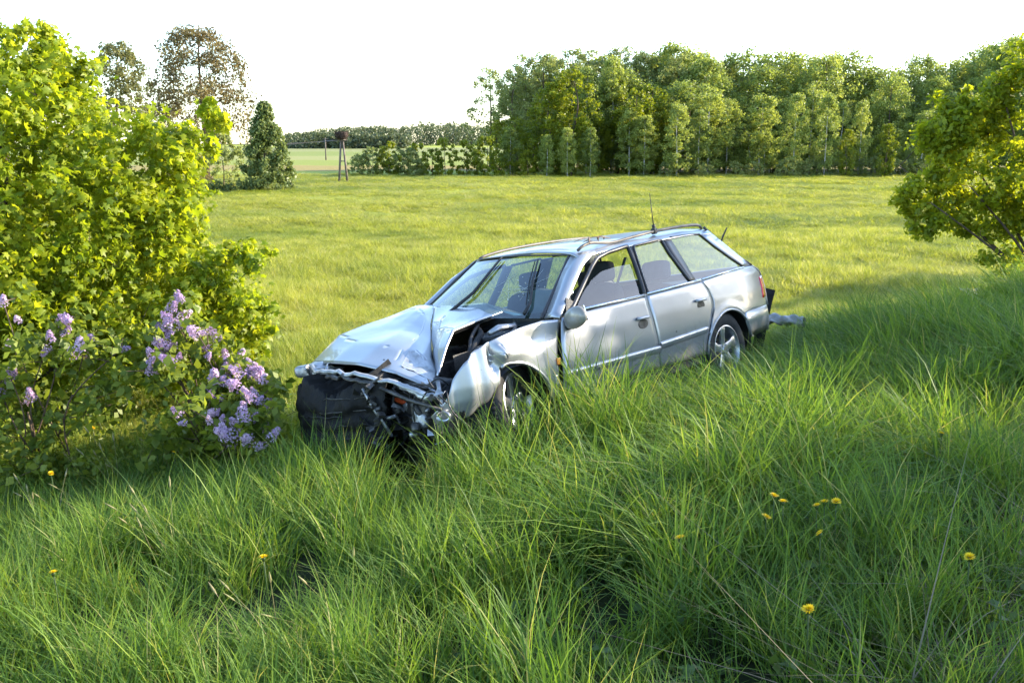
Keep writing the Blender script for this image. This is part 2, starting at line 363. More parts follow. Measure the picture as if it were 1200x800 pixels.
def scatter_group(coll):
    g = bpy.data.node_groups.new('scatter_' + coll.name, 'GeometryNodeTree')
    g.interface.new_socket('Geometry', in_out='INPUT', socket_type='NodeSocketGeometry')
    g.interface.new_socket('Geometry', in_out='OUTPUT', socket_type='NodeSocketGeometry')
    N = g.nodes; i = N.new('NodeGroupInput'); o = N.new('NodeGroupOutput')
    ci = N.new('GeometryNodeCollectionInfo'); ci.inputs['Collection'].default_value = coll
    ci.inputs['Separate Children'].default_value = True; ci.inputs['Reset Children'].default_value = True
    ip = N.new('GeometryNodeInstanceOnPoints'); ip.inputs['Pick Instance'].default_value = True
    def at(nm, ty):
        a = N.new('GeometryNodeInputNamedAttribute'); a.data_type = ty; a.inputs['Name'].default_value = nm
        return [s for s in a.outputs if s.enabled][0]
    L = g.links
    L.new(i.outputs[0], ip.inputs['Points']); L.new(ci.outputs[0], ip.inputs['Instance'])
    L.new(at('idx', 'INT'), ip.inputs['Instance Index']); L.new(at('rot', 'FLOAT_VECTOR'), ip.inputs['Rotation']); L.new(at('scl', 'FLOAT_VECTOR'), ip.inputs['Scale'])
    L.new(ip.outputs[0], o.inputs[0]); return g
def scatter(name, coll, pts, rot, scl, idx, label, cat='grass'):
    me = bpy.data.meshes.new(name); n = len(pts)
    me.vertices.add(n); me.vertices.foreach_set('co', np.asarray(pts, np.float32).ravel())
    a = me.attributes.new('rot', 'FLOAT_VECTOR', 'POINT'); a.data.foreach_set('vector', np.asarray(rot, np.float32).ravel())
    a = me.attributes.new('scl', 'FLOAT_VECTOR', 'POINT'); a.data.foreach_set('vector', np.asarray(scl, np.float32).ravel())
    a = me.attributes.new('idx', 'INT', 'POINT'); a.data.foreach_set('value', np.asarray(idx, np.int32))
    me.update(); o = link(name, me)
    md = o.modifiers.new('scatter', 'NODES'); md.node_group = scatter_group(coll)
    tag(o, label, cat, None, 'stuff'); return o
# car pose, needed for keeping the grass out of it
CAR_R = np.array([[-0.66533, 0.73002, -0.15625], [-0.74649, -0.65332, 0.12621], [-0.00995, 0.20061, 0.97962]])
CAR_T = np.array([1.1603, 8.1772, -2.1853 + CAMZ])
def to_car(x, y, z): return (np.stack([x, y, z], -1) - CAR_T) @ CAR_R
def sm(seed, x, y, sc_):
    """cheap smooth noise 0..1"""
    r = np.random.default_rng(seed); v = 0
    for k in range(5):
        a = r.uniform(0, 2*np.pi); f = sc_*r.uniform(.6, 1.7); p = r.uniform(0, 6.28)
        v = v + np.sin(f*(x*np.cos(a)+y*np.sin(a))+p+1.3*np.sin(.6*f*(y*np.cos(a)-x*np.sin(a))+p))
    return np.clip(.5+v/6, 0, 1)
GR = {}
GR['tall'] = tuft_collection('tall_tufts', [tuft('tall_tuft', 60, .14, .40, 1.0, .0098, .70, M['tall_grass'], 4, .8, .30, s) for s in range(6)])
GR['mid'] = tuft_collection('mid_tufts', [tuft('mid_tuft', 58, .15, .25, .95, .0092, .60, M['tall_grass'], 4, .7, .10, 20+s) for s in range(5)])
GR['field'] = tuft_collection('field_tufts', [tuft('field_tuft', 80, .34, .35, 1.0, .014, .55, M['field_grass'], 3, .5, .05, 40+s) for s in range(5)]+[tuft('field_tuft', 80, .34, .35, 1.0, .016, .65, M['field_green'], 3, .6, .05, 50+s) for s in range(3)])
GR['straw'] = tuft_collection('straw_tufts', [tuft('straw_tuft', 30, .16, .3, 1.0, .006, 1.6, M['straw'], 3, .9, .0, 60+s) for s in range(4)])

def stalk(name, seed):
    r = np.random.default_rng(seed); mb = MB()
    for k in range(7):
        x, y = r.normal(0, .09, 2); h = r.uniform(.75, 1.05); l = r.normal(0, .16, 2)-np.array([.10, 0]); P = [Vector((x+l[0]*h*t*t, y+l[1]*h*t*t, h*t)) for t in (0, .35, .7, .9)]
        mb.tube(P, [.0016, .0015, .0012, .001], 4, cap=False); e = P[-1]; d = (P[-1]-P[-2]).normalized()
        mb.tube([e-d*.01, e+d*.02, e+d*.06, e+d*.105], [.001, .0055, .005, .001], 5, cap=False)
    me = py_mesh(name, mb.V, mb.F); a = me.attributes.new('v', 'FLOAT', 'FACE'); a.data.foreach_set('value', np.random.default_rng(seed).uniform(.2, 1, len(me.polygons)).astype(np.float32)); me.materials.append(M['stalk']); return me
M['stalk'] = leaf_mat('seed_stalk', [(0, G_(.16, .19, .05)), (1, G_(.36, .31, .16))], .35, (1.2, 1.1, .7), objvar=.2)
GR['stalk'] = tuft_collection('stalk_tufts', [stalk('stalk_tuft', 80+s) for s in range(4)])
def in_view(x, y, m=.12):
    return (y > 1.2) & (np.abs(x) < (.5455+m)*y + .4)
def gauss2(x, y, cx, cy, sx, sy): return np.exp(-((x-cx)/sx)**2-((y-cy)/sy)**2)
def verge():
    n = 30000
    x = rng.uniform(-9, 17, n); y = rng.uniform(1.5, 24, n); s = bank(x, y)
    keep = in_view(x, y) & (s > .55) & (s < 7.0+.8*np.sin(x*1.3))
    # thin with distance
    d = np.sqrt(x*x+y*y); keep &= rng.uniform(0, 1, n) < np.clip(9/d, .3, 1)
    x, y, s, d = x[keep], y[keep], s[keep], d[keep]; z = gz(x, y)
    c = to_car(x, y, z); under = (c[:, 0] > -1.12) & (c[:, 0] < 2.75) & (np.abs(c[:, 1]) < .80)
    under |= (c[:, 0] >= 2.6) & (c[:, 0] < 3.3) & (np.abs(c[:, 1]) < .72)
    x, y, s, d, z, c = x[~under], y[~under], s[~under], d[~under], z[~under], c[~under]
    n = len(x)
    big = sm(1, x, y, 1.6); sml = sm(2, x, y, 5)
    gap = (sml < .16) & (rng.uniform(0, 1, n) < .65)
    x, y, s, d, z, c, big, sml = [q[~gap] for q in (x, y, s, d, z, c, big, sml)]; n = len(x)
    H = .17 + .17*big + .20*sml
    # high waving grass on the bank to the right of the car
    right = np.clip((x - .55*(y-3.2) + .6)/1.4, 0, 1)*np.clip((y-3.2)/1.2, 0, 1)*np.clip((s-.8)/.9, 0, 1)
    H = H + .31*right*(.55+.6*big)
    # trodden strip along the near side and the front of the car
    near = np.clip(1-(c[:, 1]-.8)/.6, 0, 1)*((c[:, 0] > .1) & (c[:, 0] < 1.9) & (c[:, 1] > .5))
    H = H*(1-.62*near)
    wheelside = gauss2(c[:, 0], c[:, 1], 2.45, 1.25, .55, .45); H = H+.24*wheelside + .10*gauss2(c[:, 0], c[:, 1], 3.75, .1, .5, .9)
    front = np.clip(1-np.abs(c[:, 0]-3.7)/.8, 0, 1)*(np.abs(c[:, 1]) < 1.3); H = H*(1-.1*front)*(1-.5*gauss2(c[:, 0], c[:, 1], -.05, 1.35, .75, .75))
    H = H*np.clip((s-.1)/.75, .35, 1)
    H = H*np.where(s > 5.9, .75, 1)
    ws = gauss2(c[:, 0], c[:, 1], 2.45, 1.12, .5, .34); H = np.where(ws > .3, np.maximum(H, .60*rng.uniform(.8, 1.15, n)), H)
    tilt = rng.normal(0, .13, (n, 2))
    yaw = rng.normal(.5, .75, n)
    rot = np.stack([tilt[:, 0], tilt[:, 1], yaw], -1)
    wdt = np.clip(H*1.6, .55, 1.2)
    scl = np.stack([wdt, wdt, H*rng.uniform(.7, 1.3, n)*np.where(rng.uniform(0, 1, n) < .10, 1.22, 1)], -1)
    tall = right+.6*big > .62
    P = np.stack([x, y, z-.01], -1)
    scatter('verge_grass', GR['tall'], P[tall], rot[tall], scl[tall]*np.array([1, 1, 1.0]), rng.integers(0, 6, tall.sum()), 'tall dark green grass waving on the roadside bank')
    t = ~tall
    rot[:, 2] = np.where(rng.uniform(0, 1, n) < .6, rot[:, 2], rng.uniform(0, 6.28, n))
    scatter('bank_grass', GR['mid'], P[t], rot[t], scl[t]*np.array([1, 1, 1.15]), rng.integers(0, 5, t.sum()), 'shorter mixed green grass in front of and around the car')
verge()
def meadow():
    P = []; S = []
    for (n, y0, y1, sc0, h) in ((13000, 7.5, 16, .46, .21), (15000, 16, 30, .7, .21), (13000, 30, 52, 1.15, .21), (9000, 52, 82, 1.8, .21)):
        y = rng.uniform(y0, y1, n); x = rng.uniform(-1, 1, n)*(.62*y+.5); s = bank(x, y)
        k = (s > 6.4); x, y, s = x[k], y[k], s[k]; z = gz(x, y)
        c = to_car(x, y, z); k = ~((c[:, 0] > -1.2) & (c[:, 0] < 3.2) & (np.abs(c[:, 1]) < .95)); x, y, z, s = x[k], y[k], z[k], s[k]
        b = sm(5, x, y, .8); b2 = sm(6, x, y, 3)
        H = h*(.40+.8*b+.6*b2)*rng.uniform(.7, 1.25, len(x))*np.clip(1.25-(y-8)/60, .75, 1.2)
        P.append(np.stack([x, y, z-.01], -1)); S.append(np.stack([np.full(len(x), sc0), np.full(len(x), sc0), H], -1)*1.0)
    P = np.concatenate(P); S = np.concatenate(S); n = len(P)
    rot = np.stack([rng.normal(0, .08, n), rng.normal(0, .08, n), rng.uniform(0, 6.28, n)], -1)
    scatter('meadow_grass', GR['field'], P, rot, S, np.where(sm(8, P[:, 0]*.5, P[:, 1]*.8, .55)+.22*rng.normal(0, 1, n) > .82, rng.integers(5, 8, n), rng.integers(0, 5, n)), 'sunlit yellow-green meadow grass covering the field behind the car')
meadow()
def stalks():
    n = 22; x = rng.uniform(-4, 5, n); y = rng.uniform(2.2, 8, n); s = bank(x, y); k = in_view(x, y) & (s > 1.2) & (s < 6.5) & (rng.uniform(0, 1, n) < np.where(x < .3, 1, .35))
    x, y = x[k], y[k]; z = gz(x, y); c = to_car(x, y, z); k = ~((c[:, 0] > -1.3) & (c[:, 0] < 3.6) & (np.abs(c[:, 1]) < 1.2)); x, y, z = x[k], y[k], z[k]; n = len(x)
    scatter('seed_stalks', GR['stalk'], np.stack([x, y, z], -1), np.stack([rng.normal(0, .15, n), rng.normal(0, .15, n), rng.normal(.3, .8, n)], -1),
            np.stack([rng.uniform(.8, 1.2, n)]*2+[rng.uniform(.34, .50, n)], -1), rng.integers(0, 4, n), 'thin straw-coloured flowering grass stalks standing above the grass')
stalks()
def shoulder():
    n = 900
    x = rng.uniform(.2, 4.5, n); y = rng.uniform(1.5, 6, n); s = SX*x+SY*y; k = in_view(x, y) & (s > .1) & (s < .85); x, y = x[k], y[k]; n = len(x)
    scatter('dead_grass', GR['straw'], np.stack([x, y, gz(x, y)], -1), np.stack([rng.normal(0, .3, n), rng.normal(0, .3, n), rng.uniform(0, 6.28, n)], -1),
            np.stack([rng.uniform(.5, 1, n)]*2+[rng.uniform(.08, .2, n)], -1), rng.integers(0, 4, n), 'dry straw lying on the bare soil at the road edge')
shoulder()

# ------------------------------------------------------------------ the wrecked estate car (built in its own coordinates: x forward, y left, z up)
car = empty('estate_car', (0, 0, 0), 'wrecked silver estate car with crumpled bonnet and smashed front, tilted on the bank', 'car')
m4 = Matrix.Identity(4)
for i in range(3):
    for j in range(3): m4[i][j] = CAR_R[i][j]
    m4[i][3] = CAR_T[i]
car.matrix_world = m4
def yb(x, z):
    x = np.asarray(x, float); z = np.asarray(z, float)
    y = np.interp(z, [.2, .34, .52, .60, .75, .90, .93, 1.31, 1.36, 1.45], [.82, .855, .885, .89, .885, .862, .85, .655, .60, .5])
    y = y - .12*(np.clip(-.4-x, 0, 9)/.7)**2 - .10*(np.clip(x-2.1, 0, 9)/.8)**2
    return y
def resample(P, n, smooth=False):
    P = np.asarray(P, float)
    if smooth and len(P) > 2:
        Q = []
        for i in range(len(P)-1):
            p0, p1, p2, p3 = P[max(i-1, 0)], P[i], P[i+1], P[min(i+2, len(P)-1)]
            for t in np.linspace(0, 1, 8, endpoint=False):
                Q.append(.5*((2*p1)+(-p0+p2)*t+(2*p0-5*p1+4*p2-p3)*t*t+(-p0+3*p1-3*p2+p3)*t**3))
        Q.append(P[-1]); P = np.array(Q)
    d = np.concatenate([[0], np.cumsum(np.linalg.norm(np.diff(P, axis=0), axis=1))]); d /= d[-1]
    t = np.linspace(0, 1, n)
    return np.stack([np.interp(t, d, P[:, k]) for k in range(P.shape[1])], 1)
def coons(B, T, L, Rr, nu, nv, smooth=False):
    B, T = resample(B, nu, smooth), resample(T, nu, smooth); L, Rr = resample(L, nv, smooth), resample(Rr, nv, smooth)
    u = np.linspace(0, 1, nu)[:, None, None]; v = np.linspace(0, 1, nv)[None, :, None]
    P = (1-v)*B[:, None]+v*T[:, None]+(1-u)*L[None]+u*Rr[None]
    return P-((1-u)*(1-v)*B[0]+u*(1-v)*B[-1]+(1-u)*v*T[0]+u*v*T[-1])
def skin(G2, sd, off=0.0, fn=None):
    """(x,z) grid -> body surface on side sd"""
    x, z = G2[..., 0], G2[..., 1]; y = yb(x, z)+off
    if fn is not None: y = y+fn(x, z)
    return np.stack([x, y*sd, z], -1)
def sheet(name, G, mat, parent=car, solid=.004, want=None, subsurf=0, bevel=0):
    b = MB().grid(G); me = py_mesh(name, b.V, b.F)
    nrm = sum((Vector(p.normal)*p.area for p in me.polygons), Vector())
    if want is not None and nrm.dot(Vector(want)) < 0: me.flip_normals()
    o = link(name, me, parent, mat); mods(o, bevel, solid, subsurf); return o
def gaus(x, z, cx, cz, sx, sz): return np.exp(-((x-cx)/sx)**2-((z-cz)/sz)**2)
def on_body(pts, off=0.0, sd=1): return [(x, sd*(float(yb(x, z))+off), z) for x, z in pts]
PT, BL, CH = M['paint'], M['black'], M['chrome']

ARCH_R = [(.189, .328), (.172, .45), (.09, .555), (-.04, .625), (-.172, .645), (-.30, .622), (-.41, .56), (-.51, .455), (-.567, .355)]
ARCH_F = [(2.197, .385), (2.212, .449), (2.251, .526), (2.347, .618), (2.43, .665), (2.512, .685), (2.58, .690), (2.62, .672), (2.642, .571)]
for sd in (1, -1):
    W = (0, sd, 0)
    # front wing: crushed, its nose bent down and in
    if sd > 0:
        def crush(x, z):
            fl = np.clip((.60-.25*(x-2.62)) - z, 0, .5)*np.clip((x-2.60)/.06, 0, 1)
            return (.050*gaus(x, z, 2.60, .775, .045, .06) - .045*gaus(x, z, 2.66, .74, .04, .09) + .03*gaus(x, z, 2.50, .74, .10, .05)
                    - .02*gaus(x, z, 2.30, .80, .12, .06) - .55*fl*fl/(.08+fl) + .018*gaus(x, z, 2.85, .62, .06, .2)
                    - .012*np.sin((x-2.6)*42)*np.clip((x-2.62)/.15, 0, 1) - .10*np.clip((x-2.9)/.16, 0, 1)**2)
    else:
        def crush(x, z): return -.06*np.clip((x-2.5)/.4, 0, 1)+.02*np.sin(x*21+z*9)*np.clip((x-2.5)/.3, 0, 1)
    B = [(2.122, .385), (2.16, .385)] + ARCH_F + [(2.661, .564), (2.728, .48), (2.882, .412), (3.04, .406)]
    T = [(2.005, .888), (2.176, .906), (2.385, .893), (2.604, .861), (2.776, .815), (2.887, .755), (2.96, .66), (3.0, .57), (3.063, .459)]
    G = coons(B, T, [(2.122, .385), (2.118, .635), (2.085, .747), (2.005, .888)], [(3.04, .406), (3.063, .459)], 64, 22)
    fw = sheet('front_wing', skin(G, sd, 0, crush), PT, want=W, solid=.006)
    if sd > 0:
        tag(fw, 'crumpled front wing bent down at its nose'); m_ = fw.modifiers.new('crease', 'EDGE_SPLIT'); m_.split_angle = R_(24); fw.modifiers.move(1, 0)
    o = MB().tube(on_body(resample(ARCH_F[:-1], 26, True), .004, sd), .011, 6).build('wheel_arch_lip', PT, fw, True)
    # doors
    fL = [(2.068, .380), (2.062, .54), (2.03, .75), (1.972, .895)]; fR = [(.898, .350), (.915, .54), (.938, .75), (.945, .918)]
    def doordent(x, z): return -.006*gaus(x, z, 1.7, .7, .25, .12) + .004*np.sin(x*5)*gaus(x, z, 1.5, .7, .6, .2)
    fd = sheet('front_door', skin(coons([fL[0], fR[0]], [fL[-1], fR[-1]], fL, fR, 24, 18), sd, 0, doordent), PT, want=W, solid=.012)
    rL = [(.884, .350), (.902, .54), (.925, .75), (.932, .920)]
    rR = [(.205, .335), (.185, .455), (.125, .588), (.050, .70), (.038, .745), (.06, .83), (.128, .930)]
    rd = sheet('rear_door', skin(coons([rL[0], (.5, .338), rR[0]], [rL[-1], rR[-1]], rL, rR, 22, 18, False), sd), PT, want=W, solid=.012)
    # quarter panel and bumper corner
    qB = ARCH_R[:7] + [(-.60, .580), (-.80, .577), (-1.05, .572)]
    qL = [(.189, .328), (.172, .455), (.113, .588), (.040, .69), (.026, .745), (.048, .83), (.115, .936)]
    qT = [(.115, .936), (-.30, .950), (-.65, .960), (-.87, .962)]
    qR = [(-1.05, .572), (-1.055, .68), (-1.045, .80), (-1.02, .89), (-.87, .962)]
    G = coons(qB, qT, qL, qR, 44, 20)
    def flare(x, z):
        r = np.hypot(x+.18, z-.30); return .010*np.exp(-((r-.37)/.035)**2)
    qp = sheet('rear_wing', skin(G, sd, 0, flare), PT, want=W, solid=.008)
    MB().tube(on_body(resample(ARCH_R, 30, True), .008, sd), .011, 6).build('wheel_arch_lip', PT, qp, True)
    # roof side: pillars
    D = [on_body([(-.279, 1.306), (-.38, 1.192), (-.52, 1.07), (-.675, .962)], 0, sd), on_body([(-.47, 1.335), (-.60, 1.185), (-.74, 1.06), (-.885, .965)], 0, sd)]
    sheet('rear_pillar', np.stack([resample(D[0], 10), resample(D[1], 10)], 0), PT, want=W, solid=.012)
    if sd > 0:
        wsE = [(1.985, .715, .905), (1.78, .66, 1.05), (1.58, .60, 1.19), (1.405, .565, 1.302)]
        out = [(2.002, .865, .90), (1.767, .797, 1.034), (1.451, .705, 1.222), (1.22, .660, 1.306)]
    else:
        wsE = [(1.93, -.71, .99), (1.70, -.67, 1.12), (1.47, -.625, 1.27), (1.254, -.585, 1.385)]
        out = [(1.95, -.83, .93), (1.72, -.77, 1.08), (1.42, -.70, 1.25), (1.15, -.66, 1.34)]
    a, b = resample(wsE, 14), resample(out, 14)
    mid = (a+b)/2+np.array([.012, .012*sd, .012])
    sheet('windscreen_pillar', np.stack([a, mid, b], 0), PT, want=(.5, sd, .3), solid=.015)
    # black trim between the panes
    sheet('centre_pillar', skin(coons([(.945, .922), (.890, .922)], [(.790, 1.300), (.728, 1.300)], [(.945, .922), (.790, 1.300)], [(.890, .922), (.728, 1.300)], 3, 8), sd, -.004), M['trim'], want=W, solid=.02)
    sheet('rear_door_pillar', skin(coons([(.268, .935), (.185, .935)], [(.312, 1.312), (.165, 1.316)], [(.268, .935), (.318, 1.205), (.312, 1.312)], [(.185, .935), (.172, 1.316)], 3, 10), sd, -.003), M['trim'], want=W, solid=.02)
    # panes
    if sd > 0:
        low = [(1.742, .930), (.945, .918)]; top = [(1.742, .948), (1.609, 1.025), (1.439, 1.101), (1.28, 1.149), (1.088, 1.165), (.842, 1.166)]
    else:
        low = [(1.80, .925), (.945, .918)]; top = [(1.78, .955), (1.532, 1.10), (1.251, 1.247), (1.099, 1.275), (.79, 1.30)]
    fg = sheet('window', skin(coons(low, top, [low[0], top[0]], [low[-1], top[-1]], 26, 8), sd, -.016), M['side_glass'], fd, 0, W)
    if sd > 0: tag(fg, 'front door window wound half down')
    sheet('window', skin(coons([(.890, .920), (.268, .933)], [(.735, 1.290), (.312, 1.312)], [(.890, .920), (.735, 1.290)], [(.268, .933), (.322, 1.205), (.312, 1.312)], 10, 8), sd, -.010), M['side_glass'], rd, 0, W)
    sheet('window', skin(coons([(.178, .938), (-.669, .958)], [(.165, 1.318), (-.279, 1.306)], [(.178, .938), (.165, 1.318)], [(-.669, .958), (-.38, 1.192), (-.279, 1.306)], 14, 10), sd, -.006), M['side_glass'], qp, 0, W)
    # window frames
    fr = [(1.90, .915), (1.817, .945), (1.532, 1.105), (1.38, 1.19), (1.251, 1.252), (1.099, 1.279), (.803, 1.306), (.86, 1.12), (.950, .922)]
    MB().tube(on_body(resample(fr, 46), -.002, sd), .017, 6).build('window_frame', M['trim'], fd, True)
    fr2 = [(.90, .925), (.815, 1.12), (.735, 1.298), (.52, 1.308), (.312, 1.318), (.322, 1.205), (.268, .938)]
    MB().tube(on_body(resample(fr2, 30), -.002, sd), .010, 6).build('window_frame', M['trim'], rd, True)
    fr3 = [(.165, 1.322), (-.05, 1.324), (-.279, 1.312), (-.38, 1.196), (-.52, 1.073), (-.679, .962)]
    MB().tube(on_body(resample(fr3, 30), -.001, sd), .009, 6).build('window_frame', M['trim'], qp, True)
    # waist and rub strips
    MB().tube(on_body([(1.74, .922), (.95, .920)], .004, sd), .010, 6).build('waist_strip', CH, fd, True)
    MB().tube(on_body([(.925, .926), (.30, .936), (.13, .938)], .004, sd), .010, 6).build('waist_strip', CH, rd, True)
    MB().tube(on_body([(.10, .942), (-.3, .954), (-.66, .963)], .003, sd), .009, 6).build('waist_strip', CH, qp, True)
    def strip(nm, par, x0, x1, zt0, zt1, h):
        pr = [(0, 0), (.014, -.006), (.018, -.02), (.012, -h+.008), (0, -h)]
        G = [[(x, sd*(float(yb(x, z+dz))+o_), z+dz) for (o_, dz) in pr] for x, z in zip(np.linspace(x0, x1, 14), np.linspace(zt0, zt1, 14))]
        sheet(nm, np.array(G), PT, par, 0, W)
    strip('rub_strip', fd, 2.050, .905, .540, .522, .056)
    strip('rub_strip', rd, .896, .200, .545, .560, .056)
    MB().box((.55+.0, sd*.80, .30), (3.3*.5, .05, .07)).build('sill', M['rubber'], car, bevel=.01)
    # handles
    for (hx, hz, par) in ((1.075, .745, fd), (.235, .768, rd)):
        y0 = float(yb(hx, hz))
        cup = MB().lathe([(0, .0035), (.05, .0035), (.058, .001)], (hx, 0, 0), 18)
        V = [(hx+(v[0]-hx)*1.15, sd*(y0+v[1]), hz-.030+v[2]*.62) for v in cup.V]
        MB().add(V, cup.F).build('handle_recess', M['dark_metal'], par)
        MB().tube([(hx+.075, sd*(y0+.006), hz+.018), (hx+.05, sd*(y0+.02), hz+.016), (hx-.05, sd*(y0+.02), hz+.014), (hx-.075, sd*(y0+.006), hz+.012)], .014, 8, .8).build('handle', PT, par, True)
    # lamps at the tail
    G = coons([(-.935, .655), (-1.058, .657)], [(-.955, .846), (-1.045, .850)], [(-.935, .655), (-.955, .846)], [(-1.058, .657), (-1.045, .850)], 6, 8)
    s_ = skin(G, sd, .008); wrap = s_[-1].copy(); wrap2 = wrap.copy(); wrap[:, 0] -= .03; wrap[:, 1] -= sd*.03; wrap2[:, 0] -= .045; wrap2[:, 1] -= sd*.16
    sheet('tail_lamp', np.concatenate([s_, wrap[None], wrap2[None]]), M['red_lens'], car, .02, W)
    # inner door skins and wheel housings, dark
    MB().grid(skin(coons([(2.0, .36), (.24, .36)], [(1.9, .90), (.20, .915)], [(2.0, .36), (1.9, .9)], [(.24, .36), (.20, .915)], 12, 8), sd, -.055)).build('door_lining', M['cloth'], car, True, recalc=False)
    for cx, r0 in ((-.18, .365), (2.42, .34)):
        A = [(cx+r0*math.cos(t), .31+r0*math.sin(t)) for t in np.linspace(-.2, math.pi+.2, 18)]
        wb = MB(); G = np.array([[(x, sd*yy, z) for x, z in A] for yy in (.58, .862 if cx < 0 else .80)])
        wb.grid(G); wb.F.append(list(range(18)))
        wb.build('wheel_housing', BL, car, True, recalc=False)
MB().box((2.112, .895, .62), (.03, .014, .045)).build('side_indicator', M['amber'], car, bevel=.004)
MB().box((2.14, .883, .50), (.035, .008, .065)).build('wing_vent', M['alloy'], car, bevel=.006)

# roof
nx, yy = 26, [.655, .63, .60, .55, .45, .30, .15, 0, -.15, -.30, -.45, -.55, -.60, -.63, -.655]
G = np.zeros((nx, len(yy), 3))
for i, t in enumerate(np.linspace(0, 1, nx)):
    for j, y in enumerate(yy):
        f = (y+.655)/1.31
        x = (1.245+.165*f)*(1-t) + (-.50)*t + .03*(1-(y/.655)**2)*(1-2*t)
        zn = np.interp(x, [-.5, -.15, .28, 1.1, 1.4], [1.345, 1.368, 1.362, 1.345, 1.312]); zf = np.interp(x, [-.5, .27, 1.0, 1.25], [1.41, 1.435, 1.41, 1.38])
        ze = zn*f+zf*(1-f); zc = ze + .035
        a = abs(y)
        z = zc - .035*min(1, a/.58)**2.2
        if a > .58: z = ze - (a-.58)/.075*.05
        # blows: near front corner folded, shallow dents
        z += -.030*math.exp(-((x-1.12)/.12)**2-((y-.42)/.10)**2) + .020*math.exp(-((x-.98)/.07)**2-((y-.50)/.10)**2) - .012*math.exp(-((x-.3)/.3)**2-((y-.1)/.25)**2)
        z += .006*math.sin(9*x+4*y)*math.exp(-((x-1.0)/.4)**2)
        G[i, j] = (x, y, z)
sheet('roof', G, PT, want=(0, 0, 1), solid=.012, subsurf=1)
nr = [(1.346, .59, 1.330), (1.29, .595, 1.355), (1.20, .60, 1.372), (1.10, .605, 1.365), (.9, .595, 1.352), (.6, .59, 1.372), (.28, .595, 1.392), (-.15, .58, 1.400), (-.38, .565, 1.396), (-.46, .555, 1.385), (-.50, .55, 1.36)]
rl = MB().tube(resample(nr, 40, True), .0105, 8, 1.2).build('roof_rail', M['rail'], car, True); tag(rl, 'dented near side roof rail')
MB().box((.30, .585, 1.392), (.07, .04, .05), Euler((0, 0, .3)).to_matrix()).build('rail_foot', BL, rl, bevel=.01)
fr_ = [(1.17, -.60, 1.395), (1.08, -.60, 1.415), (.8, -.6, 1.440), (.27, -.6, 1.455), (-.2, -.6, 1.450), (-.42, -.6, 1.435), (-.5, -.6, 1.40)]
MB().tube(resample(fr_, 30, True), .0095, 8, 1.2).build('roof_rail', M['rail'], car, True)
tb = MB()
for k in range(7):
    x = rng.uniform(.95, 1.28); y = .59+rng.normal(0, .022); z = 1.372+rng.uniform(0, .03)
    d = Vector((rng.normal(0, .10), rng.normal(0, .03), rng.normal(0, .02)))
    p = Vector((x, y, z)); tb.tube([p-d, p+Vector((0, 0, .012)), p+d], [.004, .009, .003], 5, .5)
tb.build('torn_rail_trim', M['brown_trim'], rl, True)
MB().tube([(-.284, .2, 1.43), (-.282, .2, 1.46)], .016, 10).tube([(-.282, .2, 1.45), (-.31, .19, 1.74)], [.005, .003], 6).build('aerial', BL, car, True)
MB().tube([(-.70, .60, 1.19), (-.73, .62, 1.26), (-.775, .645, 1.33)], [.008, .012, .008], 6, .6).build('rear_wiper', BL, car, True)

# tail
prof = [(-.49, 1.40), (-.56, 1.33), (-.72, 1.155), (-.885, .975)]
G = np.array([[(x-.03*(1-(f/1)**2), f*(float(yb(x+.03, min(z, 1.32)))-.05), z) for f in np.linspace(-1, 1, 13)] for x, z in resample(prof, 10)])
sheet('rear_window', G, M['side_glass'], solid=0, want=(-1, 0, .5))
prof = [(-.89, .968), (-1.03, .905), (-1.075, .80), (-1.085, .66), (-1.09, .575)]
G = np.array([[(x-.05*(1-f*f), f*(float(yb(min(x+.04, -.8), z))-.004), z) for f in np.linspace(-1, 1, 15)] for x, z in resample(prof, 12, True)])
sheet('tailgate', G, PT, want=(-1, 0, 0), solid=.012)
MB().tube(resample([(-.47, .59, 1.365), (-.60, .68, 1.19), (-.74, .735, 1.06), (-.885, .775, .965)], 14), .012, 6).build('tailgate_seal', M['trim'], car, True)
MB().tube(resample([(-.47, -.59, 1.40), (-.60, -.68, 1.19), (-.885, -.775, .965)], 14), .012, 6).build('tailgate_seal', M['trim'], car, True)
# rear bumper, one skin wrapped round three sides
path = []
for x in np.linspace(-.42, -.95, 12): path.append((x, 1, None))
prf = [(.585, -.012), (.578, .010), (.50, .016), (.42, .012), (.35, -.012)]
G = []
for sd_, xs_ in ((1, np.linspace(-.435, -1.0, 14)),):
    for x in xs_: G.append([(x - (.11 if (x > -.56 and z < .5) else 0)*np.clip((.5-z)/.15, 0, 1), float(yb(x, z))+o_, z) for z, o_ in prf])
ye = float(yb(-1.0, .5))
for a in np.linspace(.25, math.pi/2, 5): G.append([(-1.0-.13*math.sin(a)*(1+o_*2), ye-.13*(1-math.cos(a))+o_*.6, z) for z, o_ in prf])
for y in np.linspace(ye-.16, -(ye-.16), 10): G.append([(-1.13-.035*(1-(y/.6)**2)-o_, y, z) for z, o_ in prf])
for a in np.linspace(math.pi/2, .25, 5): G.append([(-1.0-.13*math.sin(a)*(1+o_*2), -(ye-.13*(1-math.cos(a))+o_*.6), z) for z, o_ in prf])
for x in np.linspace(-1.0, -.5, 10): G.append([(x, -(float(yb(x, z))+o_), z) for z, o_ in prf])
sheet('rear_bumper', np.array(G), PT, want=(-1, 0, 0), solid=.006)

